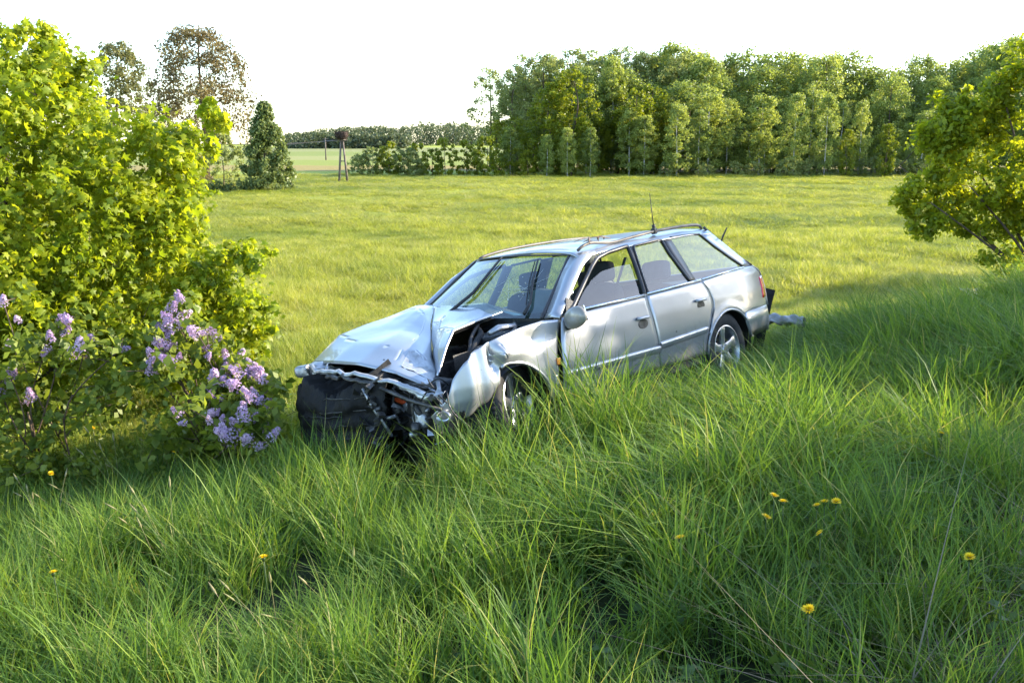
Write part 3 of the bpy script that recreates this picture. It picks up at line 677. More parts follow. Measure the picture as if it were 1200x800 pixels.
# windscreen: a bulged pane between the bent pillars
def screen(s, t, off=0.0):
    """s: 0 far side .. 1 near side, t: 0 top .. 1 base"""
    n0, n1 = np.array([1.392, .545, 1.303]), np.array([1.985, .695, .905]); f0, f1 = np.array([1.242, -.565, 1.383]), np.array([1.93, -.69, .985])
    p = (n0*(1-t)+n1*t)*s+(f0*(1-t)+f1*t)*(1-s); b = 4*s*(1-s)
    return p+np.array([.07*b+off*.55, 0, .02*b+off*.83])
G = np.array([[screen(s, t) for s in np.linspace(0, 1, 21)] for t in np.linspace(0, 1, 15)])
sc_o = sheet('windscreen', G, M['screen'], solid=0, want=(1, 0, 1))
edge = [screen(s, 0, .003) for s in np.linspace(0, 1, 16)]+[screen(1, t, .003) for t in np.linspace(.05, 1, 12)]
MB().tube(edge, .014, 6, .5).tube([screen(0, t, .003) for t in np.linspace(0, 1, 14)], .014, 6, .5).build('windscreen_seal', M['trim'], sc_o, True)
cb = MB(); cr = np.random.default_rng(5)
for (cs, ct, nrad) in ((.80, .55, 12), (.62, .40, 6)):
    for k in range(nrad):
        a = cr.uniform(0, 6.28); L_ = cr.uniform(.08, .34); pts = []
        for q in np.linspace(.0, 1, 6):
            s = cs+math.cos(a)*L_*q*.6+cr.normal(0, .006); t = ct+math.sin(a)*L_*q*1.2+cr.normal(0, .008)
            if 0.03 < s < .98 and 0.03 < t < .97: pts.append(screen(s, t, .003))
        if len(pts) > 1: cb.tube(pts, .0009, 4)
for k in range(16):
    s, t = .80+cr.normal(0, .07), .52+cr.normal(0, .16)
    if .5 < s < .97 and .05 < t < .95: cb.box(screen(s, t, .004), (.012*cr.uniform(.4, 1.6), .006, .004), Euler((cr.uniform(0, 3), cr.uniform(0, 3), cr.uniform(0, 3))).to_matrix())
cb.build('glass_cracks', M['crack'], sc_o)
for pts in ([(.40, .04), (.405, .35), (.41, .62), (.33, .98)], [(.78, .10), (.83, .42), (.90, .80), (.90, .97)]):
    wpr = MB().tube([screen(s, t, .022) for s, t in pts], [.006, .011, .012, .014], 6, 1.0)
    wpr.tube([screen(s-.025, t+.02, .014) for s, t in pts[:3]], .005, 5).build('wiper', BL, car, True)

# bonnet: two buckled halves meeting at a sharp fold
A, B_, C_, D_, E_ = (2.884, -.78, .828), (2.608, -.76, .99), (2.135, -.74, 1.054), (1.845, -.72, 1.104), (1.717, -.65, 1.085)
c1, c2, c3, c4 = (1.85, -.508, 1.076), (2.2, -.2, .963), (2.6, .199, .766), (2.75, .411, .663)
rows = [[A, (3.0, -.375, .831), (3.035, -.05, .812), (3.03, .318, .737), (3.0, .555, .641), (2.975, .62, .585)],
        [B_, (2.74, -.40, .935), (2.77, -.10, .905), (2.80, .12, .845), (2.82, .32, .75), c4],
        [(2.36, -.75, 1.03), (2.48, -.44, .985), (2.52, -.18, .955), (2.56, .0, .90), (2.62, .13, .83), c3],
        [C_, (2.24, -.56, 1.035), (2.27, -.42, 1.015), (2.30, -.28, .985), (2.34, -.14, .945), (2.4, 0., .865)],
        [D_, (1.97, -.62, 1.09), (2.02, -.50, 1.075), (2.08, -.40, 1.05), (2.14, -.30, 1.01), c2],
        [E_, (1.74, -.63, 1.088), (1.77, -.60, 1.086), (1.80, -.57, 1.084), (1.83, -.53, 1.08), c1]]
def crumple(G, n1, n2, amp, seed, fr=9.0, soft=False):
    """fine resample of a control grid + irregular shallow dents"""
    G = np.array(G, float); H = np.stack([resample(G[i], n2, soft) for i in range(G.shape[0])]); H = np.stack([resample(H[:, j], n1, soft) for j in range(n2)], 1)
    r = np.random.default_rng(seed); x, y, z = H[..., 0], H[..., 1], H[..., 2]; d = 0
    for k in range(6):
        a = r.uniform(0, 6.28); f = fr*r.uniform(.5, 1.8); d = d+np.abs(np.sin(f*(x*math.cos(a)+y*math.sin(a))+r.uniform(0, 6)))-.6
    edge = np.minimum(np.minimum(np.linspace(0, 1, n1), np.linspace(1, 0, n1))[:, None], np.minimum(np.linspace(0, 1, n2), np.linspace(1, 0, n2))[None, :])
    H[..., 2] += amp*d/3*np.clip(edge*6, 0, 1)
    # hard dent low on the near side, where the paint is scuffed
    H[..., 2] -= .030*np.exp(-((x-2.80)/.10)**2-((y-.27)/.09)**2)*(amp > 0) - .012*np.exp(-((x-2.70)/.03)**2-((y-.20)/.06)**2)*(amp > 0)
    return H
hd = sheet('bonnet', crumple(rows, 40, 40, .010, 3, 7.0), PT, want=(0, 0, 1), solid=.008); tag(hd, 'crumpled bonnet folded up into a sharp ridge')
def crease(o, deg):
    m_ = o.modifiers.new('crease', 'EDGE_SPLIT'); m_.split_angle = R_(deg)
    while o.modifiers.find('crease') > 0: o.modifiers.move(o.modifiers.find('crease'), 0)
crease(hd, 9)
rows2 = [[c1, (1.82, -.25, 1.064), (1.8, .004, 1.053), (1.85, .221, .983)],
         [(2.19, -.205, .962), (2.20, -.08, .990), (2.19, .06, .982), (2.15, .244, .959)],
         [(2.37, -.045, .866), (2.36, .045, .935), (2.42, .18, .940), (2.50, .337, .932)],
         [(2.55, .143, .759), (2.57, .20, .810), (2.60, .28, .838), (2.62, .374, .841)],
         [(2.72, .348, .668), (2.74, .375, .682), (2.77, .41, .685), (2.80, .442, .676)]]
H2 = crumple(rows2, 30, 22, .0, 4)
crease(sheet('bonnet_fold', H2, PT, hd, .008, (0, .3, 1)), 9)
rim = [tuple(p) for p in H2[:, -1]]
MB().tube([(p[0], p[1]+.004, p[2]-.008) for p in rim], .011, 6).tube(resample([(1.85, .221, .975), (1.87, .40, .935), (1.90, .618, .886)], 12), .011, 6).build('bonnet_edge', M['alloy'], hd, True)
sheet('bonnet_corner', np.array([[(1.80, .01, 1.05), (1.83, .25, .985), (1.86, .44, .938), (1.885, .63, .893)], [(1.86, .08, 1.045), (1.875, .26, .968), (1.90, .42, .925), (1.915, .62, .882)]]), PT, hd, .006, (0, 0, 1))
# inner liner of the raised part, a black rim just under it
lin = H2.copy(); lin[..., 2] -= .035
sheet('bonnet_lining', lin, BL, hd, 0)
# scuffed bare patches on the bonnet nose
sp_ = np.random.default_rng(11); Hb = crumple(rows, 40, 40, .010, 3, 7.0)
sub = Hb[3:11, 30:39].copy(); sub[..., 2] += .003; sub += sp_.normal(0, .004, sub.shape)
sheet('scraped_patch', sub, M['scuffed'], hd, 0)

# engine bay and smashed nose
MB().box((1.93, 0, .66), (.04, 1.50, .56)).build('bulkhead', BL, car, bevel=.01)
MB().grid([[(x, .66+.03*math.sin(x*9), z) for x in np.linspace(1.95, 2.85, 12)] for z in (.42, .6, .80)]).build('inner_wing', BL, car, True, recalc=False)
MB().grid([[(x, -.66, z) for x in np.linspace(1.95, 2.85, 12)] for z in (.42, .6, .85)]).build('inner_wing', BL, car, True, recalc=False)
e = MB().box((2.42, -.05, .52), (.62, .52, .40)).box((2.40, -.05, .74), (.50, .30, .10)).lathe([(0, .0), (.11, 0), (.12, .02), (.12, .09), (0, .10)], (2.76, -.15, .55), 18)
e.build('engine_block', M['dark_metal'], car, bevel=.015)
MB().lathe([(0, .80), (.05, .80), (.09, .79), (.10, .76), (.10, .60), (.08, .55), (.08, .35)], (2.38, .52, 0), 18, 'z').build('strut_tower', M['dark_metal'], car, True)
MB().box((2.18, .38, .80), (.22, .30, .10), Euler((0, .1, .2)).to_matrix(), .9).build('battery_box', BL, car, bevel=.015)
MB().tube([(2.30, .48, .865), (2.22, .50, .89), (2.12, .56, .885)], [.03, .04, .03], 8, .6).build('washer_bottle', M['steel'], car, True)
MB().tube(resample([(2.05, .10, .90), (2.2, .3, .86), (2.4, .42, .80), (2.6, .55, .70), (2.75, .60, .60)], 20, True), .022, 8).build('hose', M['rubber'], car, True)
for hp in ([(2.0, .45, .90), (2.2, .62, .86), (2.45, .66, .80), (2.7, .62, .72)], [(2.1, .2, .93), (2.35, .35, .85), (2.5, .45, .75), (2.62, .42, .60)]):
    MB().tube(resample(hp, 18, True), .014, 7).build('hose', BL, car, True)
# torn bumper block at the far front corner
def lump(name, c, d, mat, seed, amp=.05, fr=7, n=14, par=car, rz=0, ry=0, rx=0, lab=None):
    r = np.random.default_rng(seed); bm = bmesh.new(); bmesh.ops.create_cube(bm, size=1); bmesh.ops.subdivide_edges(bm, edges=bm.edges[:], cuts=n, use_grid_fill=True)
    E = Euler((rx, ry, rz)).to_matrix(); ks = [(r.normal(0, fr, 3), r.uniform(0, 6.28)) for _ in range(7)]
    for v in bm.verts:
        k4 = 1/max(1e-6, (abs(v.co.x*2)**5+abs(v.co.y*2)**5+abs(v.co.z*2)**5)**.2) if min(abs(q) for q in d) > .03 else 1
        v.co = v.co*(k4 if max(abs(v.co.x), abs(v.co.y), abs(v.co.z)) > .499 else 1)
        p = Vector((v.co.x*d[0], v.co.y*d[1], v.co.z*d[2])); q = np.array(p)
        w_ = sum(abs(math.sin(float(k @ q)+ph))-.6 for k, ph in ks)/7
        p += Vector((v.co.x, v.co.y, v.co.z)).normalized()*amp*w_*2.2 if v.co.length > 0 else Vector()
        v.co = E @ p + Vector(c)
    me = bpy.data.meshes.new(name); bm.to_mesh(me); bm.free(); me.polygons.foreach_set('use_smooth', [True]*len(me.polygons))
    o = link(name, me, par, mat)
    if lab: tag(o, lab)
    return o
fr_g = np.random.default_rng(33); ny, nz = 46, 22
G = np.zeros((ny, nz, 3)); jag = np.cumsum(fr_g.normal(0, .012, ny)); jag -= np.linspace(jag[0], jag[-1], ny); jr = np.cumsum(fr_g.normal(0, .016, nz))
for i, q in enumerate(np.linspace(0, 1, ny)):
    for j, p in enumerate(np.linspace(0, 1, nz)):
        y = -.71+.97*q; z = .27+.43*p+(jag[i]*2.0+.02*math.sin(q*9))*p**2
        x = 3.235-.10*(2*abs(q-.55))**2.2-.05*max(0, p-.75)/.25
        for gz_ in (.30, .56): x -= .030*math.exp(-((p-gz_)/.045)**2)*(1 if .12 < q < .88 else .2)      # moulded slots
        x += .018*math.sin(q*23+p*5)*math.exp(-((q-.75)/.2)**2)+.012*abs(math.sin(q*13-p*8))+fr_g.normal(0, .0022)
        G[i, j] = (x, y+(jr[j]*q**6), z)
bp = sheet('front_bumper', G, M['torn'], car, .012, (1, 0, 0)); tag(bp, 'smashed black front bumper torn open at one end')
top = G[:, -1]; back = top.copy(); back[:, 0] -= .20+fr_g.uniform(0, .06, ny); back[:, 2] += .03+fr_g.normal(0, .02, ny); mid = (top+back)/2; mid[:, 2] -= .02+fr_g.normal(0, .015, ny)
sh_ = sheet('bumper_top', np.stack([top, mid, back], 0), M['torn'], bp, .008, (0, 0, 1)); sh_.data.polygons.foreach_set('use_smooth', [False]*len(sh_.data.polygons))
sd_g = G[0]; bk = sd_g.copy(); bk[:, 0] -= .30; bk[:, 1] += .04
sheet('bumper_end', np.stack([sd_g, bk], 0), M['torn'], bp, .008, (0, -1, 0))
for z, (ya, yb_) in ((.355, (-.5, .15)), (.50, (-.62, -.05)), (.535, (-.3, .2)), (.62, (-.2, .22)), (.445, (-.1, .22))):
    MB().tube([(3.243+fr_g.normal(0, .004)-.10*(2*abs((y+.71)/.97-.55))**2.2, y, z+fr_g.normal(0, .004)) for y in np.linspace(ya, yb_, 10)], list(fr_g.uniform(.002, .006, 10)), 4).build('bumper_rib', M['dark_metal'] if z in (.535, .62) else M['black'], bp, True)
for k in range(7):
    y = .20+fr_g.normal(0, .05); z = .30+.055*k; MB().add([(3.20, y-.05, z), (3.21, y+.05, z+fr_g.normal(0, .02)), (3.24, y+.02+fr_g.normal(0, .02), z+.05)], [[0, 1, 2]]).build('torn_flap', M['torn'], bp, solid=.006)
rb = MB()
for k in range(16):
    y = .24+rng.normal(0, .03); z = .30+.026*k; rb.box((3.20+rng.normal(0, .015), y+.03*math.sin(z*14), z), (.05, .035, .018), Euler((rng.normal(0, .4), rng.normal(0, .4), rng.normal(0, .4))).to_matrix())
rb.build('torn_edge', M['dark_metal'], bp)
# bent crossmember and slam panel
def bent(name, pts, wdt, mat, solid=.006, seed=0, amp=.012, n=30):
    r = np.random.default_rng(seed); P = resample(pts, n, True); P = P + np.stack([r.normal(0, amp*.5, n), np.zeros(n), r.normal(0, amp*.6, n)], 1)
    G = np.stack([P+np.array([.0, 0, wdt/2])*1.0, P+np.array([.022, 0, wdt/6]), P+np.array([.026, 0, -wdt/6]), P+np.array([0, 0, -wdt/2])], 0)
    return sheet(name, G, mat, car, solid, (1, 0, .2))
bent('slam_panel', [(3.03, -.56, .82), (3.10, -.38, .80), (3.14, -.10, .775), (3.15, .12, .75), (3.12, .38, .70), (3.08, .63, .61)], .030, M['scuffed'], seed=1, amp=.012, n=22)
bent('slam_panel', [(3.05, -.38, .745), (3.13, -.15, .74), (3.17, .0, .755), (3.18, .15, .715), (3.16, .24, .70), (3.13, .30, .735)], .028, M['dark_metal'], seed=2, amp=.012, n=18)
bent('slam_panel', [(3.02, .30, .665), (3.06, .45, .64), (3.06, .60, .58), (3.02, .70, .585)], .05, M['scuffed'], seed=3, amp=.008, n=12)
lump('headlamp', (2.97, -.64, .785), (.14, .24, .09), M['scuffed'], 9, .03, 14, 8, rz=.25, lab='crushed headlamp at the far corner')
for k in range(7):
    p = Vector((2.98+rng.normal(0, .04), -.60+rng.uniform(-.14, .22), .775+rng.normal(0, .03))); d = Vector((rng.normal(0, .05), rng.normal(0, .10), rng.normal(0, .04)))
    bent('bent_scrap', [p-d, p+Vector((.02, 0, .02)), p+d], .03, M['steel'] if k % 2 else M['scuffed'], .004, k, .008, 6)
MB().lathe([(0, 0), (.055, 0), (.075, .015), (.085, .04), (.085, .07), (.06, .085), (0, .09)], (2.98, 0.04, .535), 22).build('alternator', M['dark_metal'], car, True)
MB().lathe([(0, 0), (.05, 0), (.06, .02), (.06, .05), (0, .06)], (2.84, .42, .54), 18).build('pulley', M['dark_metal'], car, True)
lump('relay_box', (3.0, .46, .43), (.09, .11, .09), M['scuffed'], 21, .02, 16, 6, rz=.3)
lump('gearbox_casing', (2.82, .42, .40), (.30, .40, .24), M['dark_metal'], 22, .05, 10, 10)
lump('radiator', (2.90, .05, .50), (.10, .95, .36), M['dark_metal'], 23, .04, 9, 12, rz=-.15)
lump('air_filter_box', (2.86, .46, .58), (.20, .26, .14), BL, 24, .04, 12, 8)
MB().tube([(3.20, .175, .676), (3.19, .24, .54), (3.15, .322, .36)], [.010, .013, .010], 6).build('support_rod', M['steel'], car, True)
MB().tube([(3.16, .30, .67), (3.12, .50, .58), (3.06, .72, .50)], .012, 6).build('support_rod', M['dark_metal'], car, True)
MB().tube([(3.15, .15, .452), (3.13, .24, .462), (3.10, .33, .475)], [.012, .016, .012], 6).build('coolant_pipe', M['alloy'], car, True)
MB().tube(resample([(2.99, .20, .57), (3.0, .28, .55), (2.98, .36, .52), (2.98, .40, .47)], 10, True), .016, 7).build('orange_hose', M['orange'], car, True)
for k in range(26):
    p0 = Vector((2.92+rng.uniform(0, .16), rng.uniform(.08, .76), rng.uniform(.32, .66))); p1 = p0+Vector((rng.normal(0, .05), rng.normal(0, .16), rng.normal(0, .12))); mid = (p0+p1)/2+Vector((rng.uniform(0, .06), rng.normal(0, .05), rng.normal(0, .05)))
    MB().tube(resample([p0, mid, p1], 10, True), rng.uniform(.004, .013), 6).build('cable' if k % 3 else 'hose', [BL, M['rubber'], M['dark_metal'], BL, M['torn']][k % 5], car, True)
for k in range(16):
    lump('broken_bracket', (2.95+rng.uniform(-.05, .12), rng.uniform(.05, .66), rng.uniform(.28, .55)), tuple(rng.uniform(.03, .085, 3)), [BL, M['dark_metal'], M['torn'], M['steel']][k % 4], 40+k, .025, 20, 4, rz=rng.uniform(0, 3), rx=rng.uniform(0, 3))
MB().lathe([(.035, .0), (.05, .004), (.052, .015), (.045, .02)], (0, 0, 0), 18).build('fog_lamp_ring', M['alloy'], car, True).matrix_local = Matrix.Translation((3.03, .70, .455)) @ Euler((0, 0, -1.2)).to_matrix().to_4x4() @ Matrix.Scale(.7, 4, (0, 0, 1))
for k in range(34):
    p = np.array([2.93+rng.uniform(0, .22), rng.uniform(.0, .78), rng.uniform(.30, .70)]); V = p+rng.normal(0, 1, (4, 3))*np.array([.015, .032, .022])
    MB().add(V, [[0, 1, 2], [0, 2, 3]]).build('metal_shard', [M['dark_metal'], BL, M['steel'], BL][k % 4], car, solid=.003, recalc=False)
for k in range(5):
    y = .12+.13*k; MB().tube(resample([(2.98, y, .66), (3.04+rng.uniform(-.02, .03), y+rng.normal(0, .04), .52), (3.0, y+rng.normal(0, .06), .34)], 8, True), rng.uniform(.006, .014), 6).build('bent_rod', [M['steel'], M['dark_metal']][k % 2], car, True)
# floor
MB().box((.9, 0, .36), (2.1, 1.54, .10)).box((-.5, 0, .40), (1.0, 1.10, .16)).box((2.3, 0, .33), (1.0, .9, .12)).build('underbody', BL, car, bevel=.01)

# door mirror
bm = bmesh.new(); bmesh.ops.create_uvsphere(bm, u_segments=20, v_segments=14, radius=1)
for v in bm.verts:
    x, y, z = v.co; v.co = ((.055 if x > 0 else .030)*(x if x > 0 else max(x, -.6)*1.0), .115*y*(1-.12*z), .072*np.sign(z)*abs(z)**.8)
me = bpy.data.meshes.new('door_mirror'); bm.to_mesh(me); bm.free(); me.polygons.foreach_set('use_smooth', [True]*len(me.polygons))
dm = link('door_mirror', me, car, PT); dm.matrix_local = Matrix.Translation((1.965, .975, .888)) @ Euler((R_(16), 0, R_(-12))).to_matrix().to_4x4()
MB().box((-.022, 0, .0), (.006, .19, .105)).build('mirror_glass', M['mirror'], dm, bevel=.004)
MB().tube([(-.005, -.09, -.035), (-.03, -.16, -.03)], [.035, .03], 8, .6).build('mirror_arm', BL, dm, True)
MB().add(on_body([(1.93, .90), (1.80, .93), (1.78, .985), (1.83, 1.02)], .006), [[0, 1, 2, 3]]).build('mirror_triangle', BL, car, solid=.012)

# cabin
seat = M['cloth']
def seat_at(x, y, bench=False):
    wd = .50 if not bench else 1.30
    s = lump('seat', (x+.22, y, .56), (.50, wd, .16), seat, 60, .012, 6, 8)
    lump('backrest', (x-.10, y, .80 if not bench else .755), (.15, wd*.94, .50 if not bench else .42), seat, 61, .012, 6, 8, par=s, ry=-.22)
    for hy in ((0,) if not bench else (-.36, .36)):
        lump('headrest', (x-.20, y+hy, 1.135 if not bench else 1.06), (.10, .26, .16), seat, 62, .008, 8, 6, par=s, ry=-.15)
        MB().tube([(x-.18, y+hy-.05, 1.0-.05*bench), (x-.20, y+hy-.05, 1.10-.05*bench)], .007, 6).build('headrest_post', M['steel'], s, True)
        MB().tube([(x-.18, y+hy+.05, 1.0-.05*bench), (x-.20, y+hy+.05, 1.10-.05*bench)], .007, 6).build('headrest_post', M['steel'], s, True)
seat_at(1.02, .36); seat_at(1.02, -.36); seat_at(.22, 0, True)
lump('dashboard', (1.78, 0, .80), (.32, 1.36, .22), BL, 63, .01, 5, 10)
cw = MB().grid([[(x, y, .905-.06*(x-1.9)/.2 - .0*(y)) for y in np.linspace(-.70, .70, 8)] for x in (1.80, 1.9, 2.02)]).build('scuttle', BL, car, True, recalc=False)
bm = MB(); T_ = [(math.cos(a)*.185, math.sin(a)*.185) for a in np.linspace(0, 2*math.pi, 28)]
sw = Matrix.Translation((1.52, .36, .90)) @ Euler((0, R_(62), 0)).to_matrix().to_4x4()
bm.tube([sw @ Vector((a, b, 0)) for a, b in T_], .016, 7, cap=False).tube([sw @ Vector((-.17, 0, 0)), sw @ Vector((.17, 0, 0))], .02, 6).tube([sw @ Vector((0, -.17, 0)), sw @ Vector((0, .17, 0))], .02, 6).lathe([(0, 0), (.06, 0), (.05, .03), (0, .035)], (1.52, .36, .90), 12, 'x')
bm.build('steering_wheel', BL, car, True)
lump('airbag', (1.50, .36, .93), (.12, .34, .30), simple('airbag_cloth', (.16, .165, .17), .9, 0, .2, 0, .2, 10), 65, .03, 9, 8, lab='spent grey airbag hanging from the steering wheel')
MB().tube([(.86, .66, 1.22), (1.0, .60, .95), (1.05, .62, .6)], .022, 4, .15).build('seat_belt', M['cloth'], car, True)
lump('load_cover', (-.42, 0, .90), (.60, 1.20, .02), BL, 66, .004, 5, 6)

# wheels
def wheel(cx, cy, cz, sd, steer=0, tilt=0):
    tyre = [(.200, -.085), (.225, -.098), (.270, -.102), (.298, -.094), (.310, -.07), (.314, -.03), (.314, .03), (.310, .07), (.298, .094), (.270, .102), (.225, .098), (.205, .085)]
    t = MB().lathe(tyre, (0, 0, 0), 40)
    for k in range(60):                            # tread blocks
        a = 2*math.pi*k/60
        for yy_, o_ in ((-.055, 0), (.0, .5), (.055, 0)):
            aa = a+o_*math.pi/60; M3 = Matrix.Rotation(-aa, 3, 'Y'); p = M3 @ Vector((.314, 0, 0)); t.box((p.x, yy_, p.z), (.010, .045, .022), M3)
    wt = t.build('wheel', M['rubber'], car, True)
    r = MB().lathe([(.200, .080), (.207, .092), (.200, .094), (.192, .080), (.185, .02), (.18, -.06)], (0, 0, 0), 40)
    r.lathe([(0, .072), (.03, .072), (.034, .066), (.062, .062), (.068, .045), (.068, -.02)], (0, 0, 0), 24)
    for k in range(5):
        a = 2*math.pi*k/5+.3; M3 = Matrix.Rotation(-a, 3, 'Y'); V = []
        for (rr, hw, h, th) in ((.050, .034, .064, .03), (.11, .030, .072, .028), (.165, .040, .080, .022), (.192, .052, .076, .02)):
            for (sx, hh) in ((-1, h-th), (1, h-th), (1, h-.006), (.6, h), (-.6, h), (-1, h-.006)): V.append(M3 @ Vector((rr, hh, sx*hw)))
        F = []
        for i in range(3):
            for j in range(6): F.append([i*6+j, i*6+(j+1) % 6, (i+1)*6+(j+1) % 6, (i+1)*6+j])
        r.add(V, F)
    for k in range(5):
        a = 2*math.pi*(k+.5)/5+.3; r.lathe([(0, .070), (.009, .070), (.010, .055)], (.047*math.cos(a), 0, .047*math.sin(a)), 8)
    ro = r.build('rim', M['alloy'], wt, True)
    m_ = ro.modifiers.new('es', 'EDGE_SPLIT'); m_.split_angle = R_(38)
    MB().lathe([(.0, -.03), (.14, -.03), (.14, -.045), (0, -.045)], (0, 0, 0), 28).build('brake_disc', M['dark_metal'], wt, True)
    wt.matrix_local = Matrix.Translation((cx, cy, cz)) @ Euler((tilt, 0, steer + (0 if sd > 0 else math.pi))).to_matrix().to_4x4()
    return wt
wheel(-.13, .765, .314, 1); wheel(-.13, -.765, .314, -1)
wheel(2.42, .655, .39, 1, R_(17), R_(6)); wheel(2.42, -.73, .320, -1, R_(-4))

# ------------------------------------------------------------------ trees and bushes
def leaf_cloud(C, Rr, n, size, r, flat=.0, lobed=False, up=.35, shell=.55, aspect=.62):
    """n leaves per clump round centres C (k,3) with radii Rr (k,) -> V, F"""
    k = len(C); idx = np.repeat(np.arange(k), n if np.isscalar(n) else n); N = len(idx)
    d = r.normal(0, 1, (N, 3)); d /= np.linalg.norm(d, axis=1)[:, None]
    rad = np.clip(shell+(1-shell)*r.uniform(-1, 1, N)**1, .05, 1.25)
    d[:, 2] *= (1-flat)
    p = C[idx] + d*(rad*Rr[idx])[:, None]
    nrm = d*.6 + r.normal(0, .6, (N, 3)); nrm[:, 2] += up; nrm /= np.linalg.norm(nrm, axis=1)[:, None]
    a = np.cross(nrm, r.normal(0, 1, (N, 3))); a /= np.linalg.norm(a, axis=1)[:, None]; b = np.cross(nrm, a)
    s = (size*r.uniform(.45, 1.35, N))[:, None]
    if not lobed:
        V = np.stack([p-a*s*.5, p+b*s*.5*aspect+nrm*s*.06, p+a*s*.5-nrm*s*.10, p-b*s*.5*aspect+nrm*s*.06], 1).reshape(-1, 3)
        F = np.arange(N*4).reshape(-1, 4); per = 1
    else:
        # five-pointed leaf: stalk end, three lobes a side with notches, drooping tips
        ang = np.array([180, 128, 100, 60, 36, 0, -36, -60, -100, -128])*np.pi/180; ra = np.array([.30, .46, .24, .58, .30, .62, .30, .58, .24, .46])
        cx, cy = ra*np.cos(ang), ra*np.sin(ang); dr = -.22*(ra/.6)**2
        ring = p[:, None]+a[:, None]*(s*cx)[..., None]+b[:, None]*(s*cy)[..., None]+nrm[:, None]*(s*dr)[..., None]
        V = np.concatenate([p[:, None]+nrm[:, None]*.0, ring], 1).reshape(-1, 3)
        o = (np.arange(N)*11)[:, None, None]; t = np.stack([np.zeros(10, int), 1+np.arange(10), 1+(np.arange(10)+1) % 10], 1)[None]
        F = (o+t).reshape(-1, 3); per = 10
    v = np.clip(r.normal(.45, .22, N) + .12*np.repeat(r.normal(0, 1, k), n), 0, 1)
    return V, F, np.repeat(v, per)
def limb(mb, p0, p1, r0, r1, r, n=6, sag=.12, segs=5):
    p0, p1 = np.array(p0, float), np.array(p1, float); L = np.linalg.norm(p1-p0); off = r.normal(0, sag*L*.5, 3); off[2] = abs(off[2])*.5
    pts = [tuple(p0*(1-t)+p1*t+off*4*t*(1-t)*.5+r.normal(0, L*.012, 3)*(0 < t < 1)) for t in np.linspace(0, 1, segs+1)]
    mb.tube(pts, list(np.linspace(r0, r1, segs+1)), n, cap=False); return pts
def plant(name, base, label, cat, group, trunk, clumps, leaf, bark, lv, rz=0, scale=1, seed=0, wood='trunk', crown='crown', stems=None):
    """trunk: list of points + radius (base-local); clumps: (x,y,z,r); leaf: dict for leaf_cloud"""
    r = np.random.default_rng(seed); t = empty(name, base, label, cat, group, rz, scale)
    mb = MB(); tp = resample(trunk['pts'], 12, True); mb.tube([tuple(p) for p in tp], list(np.linspace(trunk['r0'], trunk['r1'], 12)), 8)
    for st in (stems or []): mb.tube([tuple(p) for p in resample(st[0], 10, True)], list(np.linspace(st[1], st[2], 10)), 7)
    allp = np.concatenate([tp]+[resample(st[0], 10, True) for st in (stems or [])])
    C = np.array([c[:3] for c in clumps]); Rr = np.array([c[3] for c in clumps])
    nodes = np.array(allp); tree_r = np.full(len(nodes), max(.006, trunk['r0']*.30))      # every twig springs from the nearest branch already grown
    order = np.argsort([np.min(np.linalg.norm(allp-c, axis=1)) for c in C])
    for c in C[order]:
        dist = np.linalg.norm(nodes-c, axis=1)+.6*np.clip(nodes[:, 2]-c[2]+.05, 0, 9); kk = int(np.argmin(dist)); q = nodes[kk]; L = np.linalg.norm(q-c)
        if L < 1e-3: continue
        ra = min(tree_r[kk]*.8, max(.004, L*.02)); rb_ = max(.0025, ra*.55)
        limb(mb, q, c, ra, rb_, r, 4, segs=3); nodes = np.vstack([nodes, (q+c)/2, c]); tree_r = np.concatenate([tree_r, [ra*.8, rb_]])
    mb.build(wood, bark, t, True, recalc=False)
    V, F, v = leaf_cloud(C, Rr, r=r, **lv)
    me = np_mesh(crown, V, F, v); link(crown, me, t, leaf); return t

